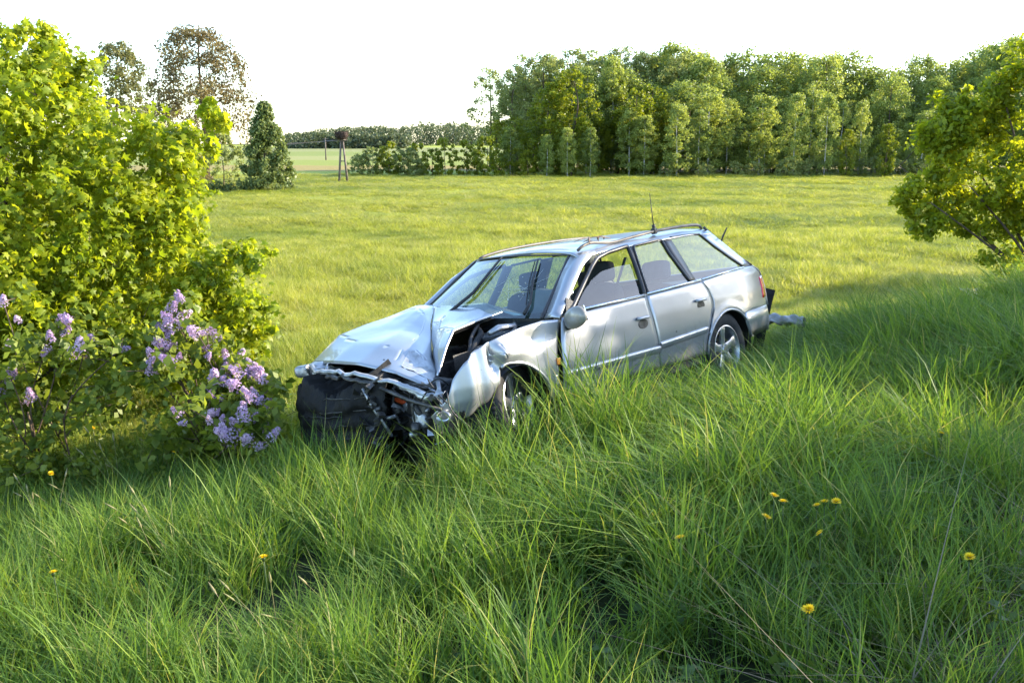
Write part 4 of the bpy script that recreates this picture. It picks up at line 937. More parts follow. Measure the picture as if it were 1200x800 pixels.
# --- big maple shrub-tree, left foreground
def inside(poly, x, z):
    c = np.zeros(len(x), bool); n = len(poly)
    for i in range(n):
        x0, z0 = poly[i]; x1, z1 = poly[(i+1) % n]
        k = ((z0 > z) != (z1 > z)) & (x < (x1-x0)*(z-z0)/(z1-z0+1e-12)+x0); c ^= k
    return c
def maple():
    r = np.random.default_rng(21)
    # crown seen side-on (x, height above the field), a broad dome leaning out to the right, low skirts
    prof = [(-7.6, 1.2), (-7.9, 2.4), (-7.2, 3.1), (-6.0, 3.1), (-5.2, 2.95), (-4.72, 3.15), (-4.42, 3.55), (-4.22, 3.58), (-4.02, 3.45), (-3.78, 3.22), (-3.50, 3.02), (-3.20, 2.82), (-2.90, 2.80),
            (-2.80, 2.66), (-2.95, 2.40), (-2.92, 2.15), (-3.02, 1.88), (-2.88, 1.62), (-2.55, 1.34), (-2.40, 1.05), (-2.42, .70), (-2.9, .36), (-3.5, .42), (-4.2, .42), (-5.4, .4)]
    by = 8.7; base = np.array((-5.0, by, float(gz(-5.0, by))))
    n = 12000; x = r.uniform(-8, -2.4, n); z = r.uniform(.2, 3.95, n); k = inside(prof, x, z); x, z = x[k], z[k]
    P = np.array(prof); d = np.min(np.hypot(x[:, None]-P[None, :, 0], z[:, None]-P[None, :, 1]), 1)
    th = np.clip(.25+1.15*d, .2, 1.5); y = by+.1+r.uniform(-1, 1, len(x))*th
    # thin the middle, keep the outer shell, leave irregular holes
    sh = np.abs(y-by)/th; g = sm(31, x*1.3, z*1.3+y, 2.4); k = (r.uniform(0, 1, len(x)) < .25+.75*sh) & (g > .04); x, y, z = x[k], y[k], z[k]
    k = r.permutation(len(x))[:1900]; C = np.stack([x[k], y[k], z[k]], 1); C = C-np.array([base[0], base[1], 0])
    cl = [(*c, r.uniform(.11, .25)) for c in C]
    # sprays along outlying twigs
    for (tx, tz) in ((-2.72, 1.62), (-2.60, 1.66), (-2.75, 2.88), (-2.66, 2.94), (-2.5, 1.12), (-4.30, 3.66), (-4.45, 3.60), (-2.35, .98), (-2.28, 1.68), (-2.45, 1.64)):
        for q in range(3): cl.append((tx+r.normal(0, .06)-base[0], r.normal(0, .2), tz+r.normal(0, .05), .10))
    st = []
    for q in range(5):
        e = C[r.integers(0, len(C))]*np.array([.7, .7, .75]); st.append(([(r.normal(0, .15), r.normal(0, .15), -.05), (e[0]*.35, e[1]*.3, e[2]*.55), (e[0], e[1], e[2])], .05, .012))
    t = plant('maple_tree', tuple(base), 'large lime green maple shrub filling the left edge above the lilac flowers', 'tree', None,
          dict(pts=[(0, 0, -.1), (.05, .05, 1.0), (.3, 0, 2.1), (.4, .1, 3.0)], r0=.12, r1=.03), cl, M['maple'], M['bark_dark'],
          dict(n=42, size=.078, lobed=True, up=.45, shell=.6), seed=22, stems=st)
maple()
# --- yellow-green bush on the bank, right edge
def right_bush():
    r = np.random.default_rng(41)
    by = 12.6; s_ = by/1100.0*.985
    out = [(1040, 238), (1062, 212), (1092, 205), (1098, 182), (1070, 168), (1082, 140), (1112, 132), (1122, 112), (1146, 108), (1160, 70), (1182, 52), (1215, 36), (1232, 60), (1236, 110), (1240, 180), (1240, 260), (1240, 350), (1205, 345), (1180, 318), (1160, 290), (1120, 262), (1090, 278), (1060, 262)]
    prof = [((u-600)*s_, CAMZ-(v-168)*s_) for u, v in out]
    base = np.array((7.6, by, float(gz(7.6, by))))
    n = 9000; x = r.uniform(4.8, 11, n); z = r.uniform(0, 3.9, n); k = inside(prof, x, z); x, z = x[k], z[k]
    P = np.array(prof); d = np.min(np.hypot(x[:, None]-P[None, :, 0], z[:, None]-P[None, :, 1]), 1)
    th = np.clip(.15+.8*d, .15, 1.1); y = by+r.uniform(-1, 1, len(x))*th
    g = sm(33, x*1.2, z*1.4+y, 2.6); k = (g > .46)
    # the lower left is sparse
    k &= r.uniform(0, 1, len(x)) < np.where((x < 6.6) & (z < 1.55), .55, 1); x, y, z = x[k], y[k], z[k]
    k = r.permutation(len(x))[:340]; C = np.stack([x[k]-base[0], y[k]-by, z[k]-base[2]], 1)
    cl = [(*c, r.uniform(.10, .22)) for c in C]
    for k in range(46): cl.append((r.uniform(6.2, 8.2)-base[0], r.normal(-.3, .35), r.uniform(.05, .85), r.uniform(.12, .2)))
    for (sx_, sz_) in ((5.3, 1.0), (5.35, 1.2), (5.45, .9), (5.6, .85), (5.45, 1.8), (5.7, 2.25), (5.25, 1.08)):
        for k in range(4): cl.append((sx_+r.normal(0, .12)-base[0], r.normal(0, .2), sz_+r.normal(0, .07)-base[2], .12))
    st = []
    for (ex, ez) in ((5.4, 1.0), (5.25, 1.45), (5.9, 1.9), (6.3, 2.5), (6.8, 3.1), (7.2, 2.6), (7.6, 1.9), (5.9, 1.2)):
        e = (ex-base[0], r.normal(0, .3), ez-base[2]); st.append(([(r.normal(0, .12), r.normal(0, .12), -.05), (e[0]*.45, e[1]*.4, e[2]*.38+.15), e], .032, .007))
    plant('roadside_bush', tuple(base), 'yellow-green leafy bush leaning in from the right edge on the bank', 'bush', None,
          dict(pts=[(0, 0, -.1), (-.05, .02, .8), (-.25, 0, 1.7), (-.3, 0, 2.5)], r0=.05, r1=.012), cl, M['bush'], M['bark'],
          dict(n=52, size=.095, up=.35, shell=.6, aspect=.5), seed=42, stems=st, wood='stems', crown='foliage')
right_bush()
# --- lilac bushes
def floret_cluster(seed):
    r = np.random.default_rng(seed); n = 170; t = r.uniform(0, 1, n)**.8; a = r.uniform(0, 6.28, n); R0 = .046*(1-t)**.75*(.75+.25*np.sin(6.3*t*2)**2)+.006
    p = np.stack([R0*np.cos(a), R0*np.sin(a), t*.135], 1)+r.normal(0, .004, (n, 3)); nr = np.stack([np.cos(a), np.sin(a), .35+t], 1)+r.normal(0, .3, (n, 3)); nr /= np.linalg.norm(nr, axis=1)[:, None]
    u = np.cross(nr, r.normal(0, 1, (n, 3))); u /= np.linalg.norm(u, axis=1)[:, None]; w_ = np.cross(nr, u); s = .0085*r.uniform(.7, 1.2, (n, 1))
    Vs = []
    ring = []
    for k, (ca, sa, q) in enumerate([(1, 0, 1), (.7, .7, .45), (0, 1, 1), (-.7, .7, .45), (-1, 0, 1), (-.7, -.7, .45), (0, -1, 1), (.7, -.7, .45)]): ring.append(p+(u*ca+w_*sa)*s*q*1.25+nr*s*(.25 if q == 1 else 0))
    V = np.stack([p]+ring, 1).reshape(-1, 3); o = (np.arange(n)*9)[:, None, None]; f = np.stack([np.zeros(8, int), 1+np.arange(8), 1+(np.arange(8)+1) % 8], 1)[None]
    me = np_mesh('flower_cluster', V, (o+f).reshape(-1, 3), np.repeat(np.clip(r.normal(.5, .22, n), 0, 1), 8)); me.materials.append(M['lilac']); return me
FC = [floret_cluster(s) for s in range(4)]
def lilac(base, label, flowers, clumps, seed):
    r = np.random.default_rng(seed); base = np.array(base, float)
    cl = [(c[0]-base[0], c[1]-base[1], c[2]-base[2], c[3]) for c in clumps]
    cl += [(r.normal(0, .32), r.normal(-.05, .22), r.uniform(.08, .55), .14) for k in range(26)]
    st = [([(r.normal(0, .2), r.normal(.1, .15), -.05), ((f[0]-base[0])*.5+r.normal(0, .08), (f[1]-base[1])*.5, (f[2]-base[2])*.55), (f[0]-base[0], f[1]-base[1], f[2]-base[2]-.02)], .008, .004) for f in flowers[::3]]
    t = plant('lilac_bush', tuple(base), label, 'bush', None, dict(pts=[(0, 0, -.05), (.05, 0, .3), (.0, .05, .6)], r0=.018, r1=.008), cl, M['lilac_leaf'], M['lilac_stem'],
              dict(n=26, size=.075, up=.3, shell=.6, aspect=.7), seed=seed, stems=st, wood='stems', crown='foliage')
    for i, f in enumerate(flowers):
        o = bpy.data.objects.new('flower_cluster', FC[i % 4]); col.objects.link(o); o.parent = t
        o.location = (f[0]-base[0], f[1]-base[1], f[2]-base[2]-.03); o.rotation_euler = (r.normal(.3, .6), r.normal(0, .7), r.uniform(0, 6.28)); s = f[3]*r.uniform(.85, 1.15); o.scale = (s*1.05, s*1.05, s)
def uvd(u, v, d): return ((u-600)/1100*d*1.0, d, CAMZ-(v-168)/1100*d*1.0)
def lilacs():
    """flower heads placed in the bush by eye: fan across it, depth varied"""
    a = math.radians(11.91)
    def at(u, v, d):
        x, q = (u-600)/1100, (400-v)/1100; dy = math.cos(a)+q*math.sin(a); dz = q*math.cos(a)-math.sin(a); return (x/dy*d, d, CAMZ+dz/dy*d)
    r = np.random.default_rng(51)
    main = [(204, 350, 1.0), (203, 362, .9), (200, 374, 1.1), (196, 384, 1.1), (207, 370, 1), (195, 395, .9), (229, 384, 1), (233, 391, .9), (255, 394, .95), (192, 402, 1.1), (198, 400, .9), (180, 415, 1), (184, 420, .9), (204, 423, 1), (212, 420, .8), (176, 432, .8), (234, 410, .7),
            (266, 424, 1), (278, 420, 1), (270, 438, 1.1), (285, 436, 1.1), (252, 442, 1), (262, 446, 1), (276, 448, 1), (306, 440, 1.05), (298, 438, 1), (304, 430, .8), (250, 459, .8), (254, 466, .8), (294, 470, 1.1), (302, 465, 1.05), (308, 474, .9), (283, 490, 1.1), (292, 494, 1.1), (300, 490, 1.05), (272, 505, 1.1), (264, 510, 1), (280, 512, 1.1), (312, 500, .9), (316, 510, .8), (258, 500, .8), (290, 510, 1), (243, 480, .7), (212, 482, .7), (250, 478, .7)]
    fl = [(*at(u+r.normal(0, q*6), v+r.normal(0, q*5), 7.2-.016*(v-350)*.45+r.normal(0, .12)), s*(.86-.2*q)) for u, v, s in main for q in (0, 1)]
    cl = [(f[0]+r.normal(0, .09), f[1]+r.normal(.08, .10), f[2]-.07+r.normal(0, .06), .12) for f in fl]+[(*at(r.uniform(170, 315), r.uniform(430, 520), r.uniform(6.4, 7.2)), .13) for k in range(26)]
    lilac((-2.25, 6.95, float(gz(-2.25, 6.95))), 'lilac bush with pink-purple flower spikes nearest to the smashed car', fl, cl, 52)
    left = [(4, 352, 1), (22, 372, .8), (70, 375, 1), (76, 368, 1), (84, 372, .9), (60, 395, 1), (56, 402, .9), (92, 405, 1.1), (86, 412, 1), (98, 412, .9), (105, 392, .9), (72, 392, .9), (10, 434, 1), (14, 440, .9), (4, 448, .9), (2, 458, 1), (36, 464, .9), (28, 470, .8), (142, 405, .7), (8, 405, .7)]
    fl = [(*at(u+r.normal(0, q*8), v+r.normal(0, q*6), 6.9+r.normal(0, .15)), s*.84) for u, v, s in left for q in (0,)]
    cl = [(f[0]+r.normal(0, .10), f[1]+r.normal(.1, .12), f[2]-.07+r.normal(0, .07), .13) for f in fl]+[(*at(r.uniform(-40, 150), r.uniform(385, 500), r.uniform(6.5, 7.3)), .15) for k in range(42)]
    lilac((-3.75, 6.95, float(gz(-3.75, 6.95))), 'lilac bush with bluish-purple flowers under the maple at the left edge', fl, cl, 53)
lilacs()
def undergrowth():
    """mixed low leaves at the foot of the shrubs"""
    r = np.random.default_rng(61); C = []
    for k in range(480):
        x = r.uniform(-5.4, -.9); y = r.uniform(6.6, 9.6)
        if SX*x+SY*y > 5.8: C.append((x, y, float(gz(x, y))+r.uniform(.02, .28)))
    C = np.array(C); V, F, v = leaf_cloud(C, np.full(len(C), .17), 30, .055, r, up=.5, shell=.5)
    o = link('undergrowth', np_mesh('undergrowth', V, F, v), None, M['lilac_leaf']); tag(o, 'low leafy undergrowth beneath the lilac and maple', 'undergrowth', None, 'stuff')
undergrowth()

# --- generic distant trees
def crown_clumps(r, n, h0, h1, rad, form='oval', jit=.8):
    out = []
    for k in range(n):
        t = r.uniform(0, 1); a = r.uniform(0, 6.28)
        if form == 'cone': pr = (1-t)**.8+.06
        elif form == 'dome': pr = math.sqrt(max(0, 1-(max(0, t-.25)/.78)**2))
        elif form == 'birch': pr = (math.sin(math.pi*(t*.80+.16))**.6)*(1-.15*t)
        else: pr = math.sin(math.pi*(t*.9+.06))**.6
        q = rad*pr*math.sqrt(r.uniform(.12, 1))
        out.append((q*math.cos(a), q*math.sin(a), h0+(h1-h0)*t, rad*r.uniform(.16, .30)*jit))
    return out
def dist_tree(name, x, y, label, cat, group, h, rad, form, leaf, bark, nc, nl, ls, seed, h0=.18, r0=None, jit=.8, lean=0, shell=.6, z=None):
    r = np.random.default_rng(seed); r0 = r0 or h*.014
    cl = crown_clumps(r, nc, h*h0, h*.97, rad, form, jit)
    cl = [(c[0]+lean*c[2], c[1], c[2], c[3]) for c in cl]
    return plant(name, (x, y, float(gz(x, y)) if z is None else z), label, cat, group, dict(pts=[(0, 0, -.1), (r.normal(0, .02)*h, 0, h*.3), (lean*h*.6+r.normal(0, .02)*h, 0, h*.65), (lean*h*.93, 0, h*.93)], r0=r0, r1=r0*.2),
                 cl, leaf, bark, dict(n=nl, size=ls, shell=shell, up=.2), seed=seed+500)
dist_tree('oak_tree', -19.2, 60, 'tall bronze-leaved oak rising behind the maple', 'tree', None, 9.7, 3.3, 'dome', M['oak'], M['bark'], 230, 66, .18, 71, h0=.30, r0=.20, jit=.75, shell=.7)
dist_tree('pale_tree', -26.6, 66, 'pale thin-leaved tree behind the maple, left of the bronze oak', 'tree', None, 9.4, 2.3, 'dome', M['pale_leaf'], M['bark'], 170, 56, .19, 72, h0=.35, jit=.8, shell=.7)
dist_tree('conical_tree', -13.85, 54, 'dense dark green cone-shaped tree standing at the meadow edge', 'tree', None, 4.9, 1.55, 'cone', M['conic_leaf'], M['bark'], 230, 76, .17, 73, h0=.04, jit=.85)
dist_tree('bush', -17.6, 58, 'rounded mid green bush between the maple and the cone-shaped tree', 'bush', None, 3.3, 1.5, 'dome', M['poplar_leaf'], M['bark'], 60, 60, .16, 74, h0=.1)
dist_tree('bush', -18.6, 55, 'brownish bush low behind the maple, left of the cone-shaped tree', 'bush', None, 2.0, 1.3, 'dome', M['oak'], M['bark'], 50, 50, .15, 75, h0=.08)
def hedge():
    r = np.random.default_rng(76); b = (-15.2, 52.6, float(gz(-15.2, 52.6)))
    cl = [(r.uniform(-1.6, 1.7), r.normal(0, .25), r.uniform(.15, .62), .28) for k in range(44)]
    plant('low_hedge', b, 'low dark hedge at the foot of the cone-shaped tree', 'hedge', None, dict(pts=[(0, 0, 0), (0, 0, .3), (0, 0, .5)], r0=.04, r1=.02), cl, M['conic_leaf'], M['bark'], dict(n=44, size=.13, shell=.6), seed=77, wood='stems', crown='foliage')
hedge()
# --- tree line at the far edge of the meadow: prototypes, then copies
PRO = {}
def proto(key, name, leaf, bark, h, rad, form, nc, nl, ls, h0, variants, **kw):
    PRO[key] = [dist_tree(name, 0, -400, 'x', 'tree', None, h, rad, form, leaf, bark, nc, nl, ls, 100+17*i+sum(map(ord, key)), h0=h0, z=0, **kw) for i in range(variants)]
proto('birch', 'birch_tree', M['birch_leaf'], M['birch_bark'], 8.0, 1.45, 'birch', 120, 60, .17, .12, 5, r0=.075, jit=1.15, shell=.65)
proto('poplar', 'poplar_tree', M['poplar_leaf'], M['bark'], 11.0, 2.4, 'dome', 110, 56, .19, .24, 3, r0=.15, jit=.68, shell=.7)
proto('broad', 'broadleaf_tree', M['birch_leaf'], M['bark'], 9.0, 2.5, 'dome', 140, 62, .19, .08, 4, r0=.12, jit=.95, shell=.65)
proto('fresh', 'young_tree', M['lit_leaf'], M['bark'], 7.0, 1.6, 'oval', 100, 60, .19, .04, 3, jit=1.0)
proto('shrub', 'shrub', M['lit_leaf'], M['bark'], 3.2, 1.3, 'dome', 50, 52, .18, .05, 3)
proto('wshrub', 'willow_shrub', M['poplar_leaf'], M['bark'], 2.6, 1.5, 'dome', 50, 52, .18, .04, 2)
used = set()
def band_of(group, u):
    """which part of the long tree line a tree of a big group stands in"""
    if group is None or not ('birch' in group or 'broad' in group): return ''
    if u < 800: return ', left part'
    if u < 985: return ', middle part'
    return ', right part'
def put(key, u, y, top, label, group, rr=None, wx=1.0):
    label = label + band_of(group, u)
    """stand a copy at depth y, with its top at the photograph's height `top`"""
    r = rr or random; vs = PRO[key]; p = vs[r.randrange(len(vs))]
    x = (u-600)/1100*y; zb = float(gz(x, y)); H = CAMZ-(top-168)/1100*y-zb
    hp = {'birch': 8.0, 'broad': 9.0, 'poplar': 11.0, 'fresh': 7.0, 'shrub': 3.2, 'wshrub': 2.6}[key]
    if p.name not in used: used.add(p.name); o = p
    else: o = copy_tree(p)
    s = H/hp; o.location = (x, y, zb); o.scale = (s*wx, s*wx, s); o.rotation_euler = (0, 0, r.uniform(0, 6.28))
    o['label'] = label; o['group'] = group; return o
rr = random.Random(5)
def line_top(u):
    return float(np.interp(u, [560, 580, 610, 650, 720, 800, 840, 870, 900, 960, 1010, 1045, 1075, 1100, 1140, 1170, 1260], [92, 76, 66, 60, 56, 58, 64, 74, 66, 68, 75, 78, 74, 72, 56, 44, 36]))
for u in range(600, 1300, 13): put('birch', u+rr.uniform(-6, 6), 97+rr.uniform(-2, 4), line_top(u)+rr.uniform(8, 40), 'dim birch deep inside the tree line behind the others', 'birches deep in the tree line', rr, 1.7)
gp = 'tall poplars at the back of the tree line'; lp = 'tall grey-green poplar rising at the back of the tree line'
for u in range(578, 860, 21): put('poplar', u+rr.uniform(-7, 7), 92+rr.uniform(-3, 4), line_top(u)+rr.uniform(-2, 14), lp, gp, rr, 1.15)
gb = 'birches massed along the tree line'; lb = 'slender dark green birch massed in the tree line beyond the meadow'
gbr = 'broad trees behind the birches'; lbr = 'broad-crowned green tree rising behind the birches on the right of the tree line'
for u in range(780, 1300, 24): put('broad', u+rr.uniform(-9, 9), 91+rr.uniform(-4, 5), line_top(u)+rr.uniform(-5, 12), lbr, gbr, rr, rr.uniform(1.0, 1.35))
for u in range(690, 1290, 19): put('birch' if rr.random() < .6 else 'broad', u+rr.uniform(-9, 9), 85+rr.uniform(-2, 3), line_top(u)+rr.uniform(12, 60), lb, gb, rr, rr.uniform(.9, 1.45))
for u in range(720, 1150, 23): put('birch', u+rr.uniform(-17, 17), 80+rr.uniform(-2, 3), rr.choice((108, 120, 135, 150, 165, 172))+rr.uniform(-6, 6), 'small feathery birch standing at the front of the tree line', 'small birches at the front of the tree line', rr, rr.uniform(.75, 1.6))
gf = 'fresh green trees at the left end of the tree line'; lf = 'bright yellow-green young tree in front of the poplars'
for u, t in ((668, 84), (646, 100), (690, 104), (722, 96), (742, 108), (625, 128), (604, 138), (585, 142), (760, 104), (655, 128), (700, 140)): put('fresh', u, 83+rr.uniform(-3, 3), t, lf, gf, rr, 1.15)
for u, t in ((598, 150), (640, 158), (664, 150), (690, 150), (735, 128), (790, 122), (815, 130)): put('birch', u, 77.5+rr.uniform(-1, 2), t, 'dark birch standing before the bright young trees', 'dark birches at the left front of the tree line', rr, 1.2)
put('fresh', 1030, 76.5, 146, 'small bright yellow tree alone before the dark birches at right', None, rr, .95)
put('birch', 960, 77, 112, 'slim pale birch with feathery top before the dark birches', None, rr, .9)
put('birch', 925, 77.5, 112, 'pale leaning birch left of the slim feathery one', None, rr, 1.0)
gs = 'yellow-green shrubs left of the tree line'; lsx = 'sunlit yellow-green shrub at the left end of the tree line'
for u, t in ((523, 162), (548, 164), (572, 160), (560, 176), (600, 170), (618, 176)): put('shrub', u, 78+rr.uniform(-1, 1.5), t, lsx, gs, rr, 1.0)
for u in range(745, 1150, 27): put('wshrub', u+rr.uniform(-12, 12), 77.5+rr.uniform(-1, 1.5), rr.uniform(183, 196), 'low dim shrub at the foot of the tree line', 'low shrubs at the foot of the tree line', rr, rr.uniform(.9, 1.6))
put('fresh', 985, 76.8, 152, 'small yellow-green tree left of the brighter lone one before the dark birches', None, rr, .9)
gw = 'pale green shrubs by the nest pole'; lw = 'pale green bushy shrub right of the stork nest pole'
for u, t in ((424, 180), (440, 172), (458, 166), (476, 172), (492, 168), (508, 174), (448, 182), (485, 182)): put('shrub' if u in (458, 492, 508, 448) else 'wshrub', u, 80+rr.uniform(-2, 2), t, lw, gw, rr, 1.1)
for vs in PRO.values():
    for p in vs:
        if p.name not in used:
            for ch in list(p.children): bpy.data.objects.remove(ch)
            bpy.data.objects.remove(p)
# --- trees along the road, beyond the right edge of the view; they shade the bank and the car
SHADE = [(13.9, 10.5, 6.25, 2.3), (14.8, 6.7, 6.0, 2.4), (15.4, 4.2, 6.2, 2.6), (16.1, 17.9, 4.6, 2.3), (17.6, 10.3, 6.6, 2.2)]
for i, (x, y, h, rad) in enumerate(SHADE):
    dist_tree('avenue_tree', x, y, 'green roadside tree on the bank beyond the right edge of view', 'tree', 'trees along the road', h, rad, 'dome', M['poplar_leaf'], M['bark'], 150, 90, .22, 300+i, h0=.12, r0=.13)
# --- far woods
def far_wood(name, u0, u1, y, top, thick, label, seed, n):
    r = np.random.default_rng(seed); C = []; Rr = []
    for k in range(n):
        u = r.uniform(u0, u1); yy = y+r.uniform(0, thick); x = (u-600)/1100*yy; zb = float(gz(x, yy)); tv = float(np.interp(u, [p[0] for p in top], [p[1] for p in top]))+r.uniform(-1.2, 2.5)
        ht = max(1.5, CAMZ-(tv-168)/1100*yy-zb)
        for q in range(7): C.append((x+r.normal(0, 1.0), yy+r.normal(0, 1.0), zb+ht*(.08+.14*q+r.normal(0, .03)))); Rr.append(ht*.13*(1.15-.06*q)+.4)
    V, F, v = leaf_cloud(np.array(C), np.array(Rr), 16, .95, r, up=.2, shell=.7)
    o = link(name, np_mesh(name, V, F, v), None, M['far_leaf']); tag(o, label, 'woodland', None, 'stuff')
far_wood('distant_wood', 342, 476, 300, [(342, 163), (380, 158), (476, 158)], 30, 'low dark wood beyond the far strips of crops', 81, 150)
far_wood('distant_forest', 335, 620, 420, [(335, 160), (380, 153), (430, 149), (470, 151), (500, 146), (530, 146), (570, 150), (620, 152)], 60, 'pale hazy forest along the horizon', 82, 330)

# ------------------------------------------------------------------ stork nest pole and wires
def nest_pole():
    x, y = -11.7, 66.0; zb = float(gz(x, y)); t = empty('nest_pole', (x, y, zb), 'two-legged wooden pole carrying a big dark stork nest in the meadow', 'pole')
    H = 3.0
    for s in (-1, 1): MB().tube([(s*.30, 0, -.1), (s*.07, 0, H*.96)], [.085, .06], 8).build('leg', M['post'], t, True)
    MB().tube([(-.17, 0, 1.5), (.17, 0, 1.5)], .04, 6).build('cross_brace', M['post'], t, True)
    MB().box((0, 0, H*.97), (.75, .06, .06)).build('cross_arm', M['post'], t)
    nb = MB(); r = np.random.default_rng(91)
    nb.lathe([(0, .0), (.28, .03), (.42, .2), (.46, .4), (.38, .5), (0, .46)], (0, 0, H*.99), 18, 'z')
    for k in range(170):
        a = r.uniform(0, 6.28); z = H*.99+r.uniform(.0, .55); R0 = .44*math.sin(min(1, (z-H*.99)/.3+.35)*1.5)
        p = Vector((R0*math.cos(a), R0*math.sin(a), z)); d = Vector((-math.sin(a), math.cos(a), r.normal(0, .35)))*r.uniform(.10, .24)+Vector((math.cos(a), math.sin(a), 0))*r.uniform(0, .08)
        nb.tube([p-d, p+d], [.013, .007], 4, cap=False)
    nb.build('nest', M['nest'], t, recalc=False)
    return (x, y, zb+H*.97)
NP = nest_pole()
def wire(p0, p1, sag, label, group):
    p0, p1 = Vector(p0), Vector(p1); pts = [p0.lerp(p1, q)-Vector((0, 0, sag*4*q*(1-q))) for q in np.linspace(0, 1, 16)]
    o = MB().tube(pts, .022, 5).build('power_wire', M['wire'], None, True); tag(o, label, 'wire', group)
for dy in (-.3, .3): wire((NP[0]+dy, NP[1], NP[2]+.03), (-19.5, 62, 1.6+dy*.3), .12, 'thin sagging power wire running left from the nest pole', 'wires from the nest pole')
def far_pole(u, y, top, label):
    x = (u-600)/1100*y; zb = float(gz(x, y)); H = CAMZ-(top-168)/1100*y-zb; t = empty('utility_pole', (x, y, zb), label, 'pole')
    MB().tube([(0, 0, -.1), (0, 0, H)], [.12, .09], 7).build('shaft', M['post'], t, True); MB().box((0, 0, H*.95), (.9, .08, .08)).build('cross_arm', M['post'], t)
far_pole(386, 150, 162, 'small distant utility pole before the dark wood')

# ------------------------------------------------------------------ dandelions and weeds
def dandelion_parts():
    r = np.random.default_rng(95); n = 110; a = r.uniform(0, 6.28, n); tilt = r.uniform(.05, 1.25, n); L = .021*(.55+.45*np.sin(tilt)+.1)
    d = np.stack([np.cos(a)*np.sin(tilt), np.sin(a)*np.sin(tilt), np.cos(tilt)*.75], 1); b = np.stack([-np.sin(a), np.cos(a), np.zeros(n)], 1)*.0019
    p = d*.002; V = np.stack([p-b*.6, p+d*L[:, None]*.7-b, p+d*L[:, None], p+d*L[:, None]*.7+b], 1).reshape(-1, 3)
    fh = np_mesh('flower_head', V, np.arange(n*4).reshape(-1, 4), np.clip(r.normal(.5, .25, n), 0, 1)); fh.materials.append(M['dandelion'])
    s = MB().tube([(0, 0, -.30), (.008, .004, -.15), (0, 0, 0)], [.003, .0026, .0026], 6).lathe([(0, -.012), (.006, -.010), (.008, -.002), (.006, .004), (0, .004)], (0, 0, 0), 8, 'z')
    sm_ = py_mesh('stem', s.V, s.F); sm_.materials.append(M['weed']); return fh, sm_
FH, STEM = dandelion_parts()
DAN = [((-.93, 3.27), 'single yellow dandelion head in the sunlit grass at lower left', None), ((-1.78, 3.38), 'yellow dandelion nearest the left border in the sunlit grass', None)]
gd = 'dandelion pair group in the shaded bank'; ld = 'yellow dandelion in the small cluster on the shaded bank'
DAN += [(p, ld, 'dandelions clustered on the shaded bank') for p in ((.99, 3.44), (1.04, 3.52), (1.06, 3.46), (1.2, 3.48), (1.25, 3.54), (1.27, 3.47), (1.13, 3.22))]
DAN += [((.61, 3.18), 'lone half-closed dandelion left of the cluster on the shaded bank', None), ((.90, 2.62), 'lone dandelion lowest in the shaded grass', None), ((1.56, 2.98), 'lone dandelion by the bare soil at lower right', None), ((2.15, 4.5), 'lone dandelion high on the right bank among tall grass', None)]
DAN += [(p, 'orange-yellow dandelion in the grass in front of the lilac', 'dandelions before the lilac') for p in ((-3.6, 7.13), (-3.83, 7.65), (-3.45, 7.41), (-3.48, 7.61), (-3.01, 5.82), (-2.62, 6.6), (-2.4, 6.35))]
for i, ((x, y), lab, grp) in enumerate(DAN):
    hgt = .33+rng.uniform(0, .06); t = empty('dandelion', (x, y, float(gz(x, y))), lab, 'flower', grp)
    for nm, me in (('flower_head', FH), ('stem', STEM)):
        o = bpy.data.objects.new(nm, me); col.objects.link(o); o.parent = t; o.location = (0, 0, hgt)
        o.rotation_euler = (rng.normal(-.1, .3)+.35, rng.normal(0, .3), rng.uniform(0, 6)) if nm == 'flower_head' else (0, 0, 0); o.scale = (1, 1, 1) if nm == 'flower_head' else (1, 1, 1.15)
def weeds():
    r = np.random.default_rng(97); C = []
    for k in range(150):
        y = r.uniform(2.4, 4.3); x = r.uniform(-.2, 2.4); s = SX*x+SY*y
        if .6 < s < 2.8: C.append((x, y, float(gz(x, y))+r.uniform(.03, .16)))
    C = np.array(C); V, F, v = leaf_cloud(C, np.full(len(C), .07), 9, .055, r, up=.9, shell=.6, aspect=.6)
    o = link('broadleaf_weeds', np_mesh('broadleaf_weeds', V, F, v), None, M['weed']); tag(o, 'low broad-leaved weeds among the grass near the road edge', 'weeds', None, 'stuff')
weeds()

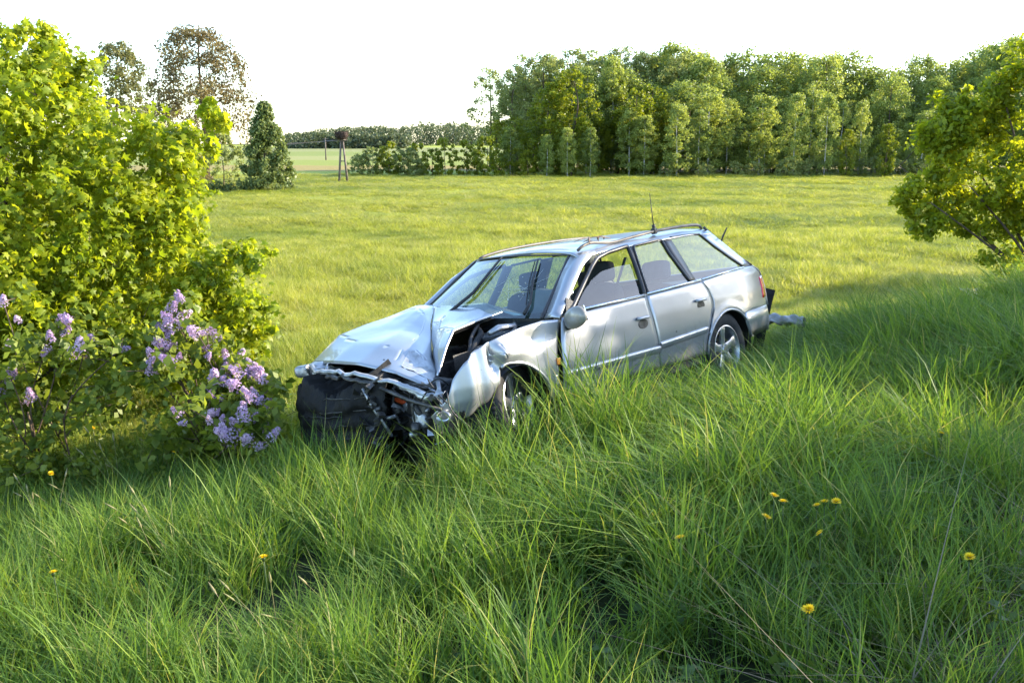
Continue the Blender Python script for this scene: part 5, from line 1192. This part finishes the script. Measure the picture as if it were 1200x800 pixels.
# ------------------------------------------------------------------ wreckage lying about
def scrap_sheet(name, c, w_, l, mat, seed, label, cat, rz=0, rx=0, ry=0, amp=.05, n=16, sol=.006):
    r = np.random.default_rng(seed); t = np.linspace(-.5, .5, n); X, Y = np.meshgrid(t*w_, t*l, indexing='ij'); Z = 0*X
    for k in range(5):
        a = r.uniform(0, 6.28); f = r.uniform(6, 16); Z = Z+np.abs(np.sin(f*(X*math.cos(a)+Y*math.sin(a))+r.uniform(0, 6)))*amp/3
    Z = Z+.25*(X/w_*2)**2*w_*.5
    o = sheet(name, np.stack([X, Y, Z], -1), mat, None, sol); o.location = c; o.rotation_euler = (rx, ry, rz); tag(o, label, cat); return o
bd = empty('bumper_scrap', (2.66, 8.95, float(gz(2.66, 8.95))+.15), 'crumpled silver bumper scrap with an orange reflector behind the car', 'wreckage', None, -.4, .8)
a_ = sheet('shell', np.array([[(x, .11*math.sin(q)+.02*math.sin(x*31+q*3), .23+.13*math.cos(q)+.035*abs(math.sin(x*13+q*2))+.012*math.sin(x*31-q*5)) for q in np.linspace(-1.2, 1.5, 12)] for x in np.linspace(-.22, .2, 16)]), M['paint'], bd, .006, (0, -1, .3))
MB().box((.19, -.10, .16), (.05, .02, .035)).build('reflector', M['amber'], bd, bevel=.005)
MB().tube([(.2, -.11, .2), (.21, 0, .36), (.2, .1, .2)], .016, 6).build('torn_edge', BL, bd, True)
scrap_sheet('black_panel', (2.45, 9.1, float(gz(2.45, 9.1))+.36), .11, .78, M['torn'], 5, 'black plastic panel standing upright behind the rear bumper', 'wreckage', .1, 1.35, .25, .02)
scrap_sheet('metal_scrap', (5.6, 11.3, float(gz(5.6, 11.3))+.36), .30, .22, M['steel'], 6, 'torn grey scrap half buried in tall grass at right', 'wreckage', .3, .5, 0, .06)
pk = MB().box((0, 0, 0), (.36, .06, .035)).build('trim_strip', M['dark_metal'], None, bevel=.008); pk.location = (.66, 6.05, float(gz(.66, 6.05))+.05); pk.rotation_euler = (0, 0, .12); tag(pk, 'dark trim strip lying in the flattened grass beside the car', 'wreckage')
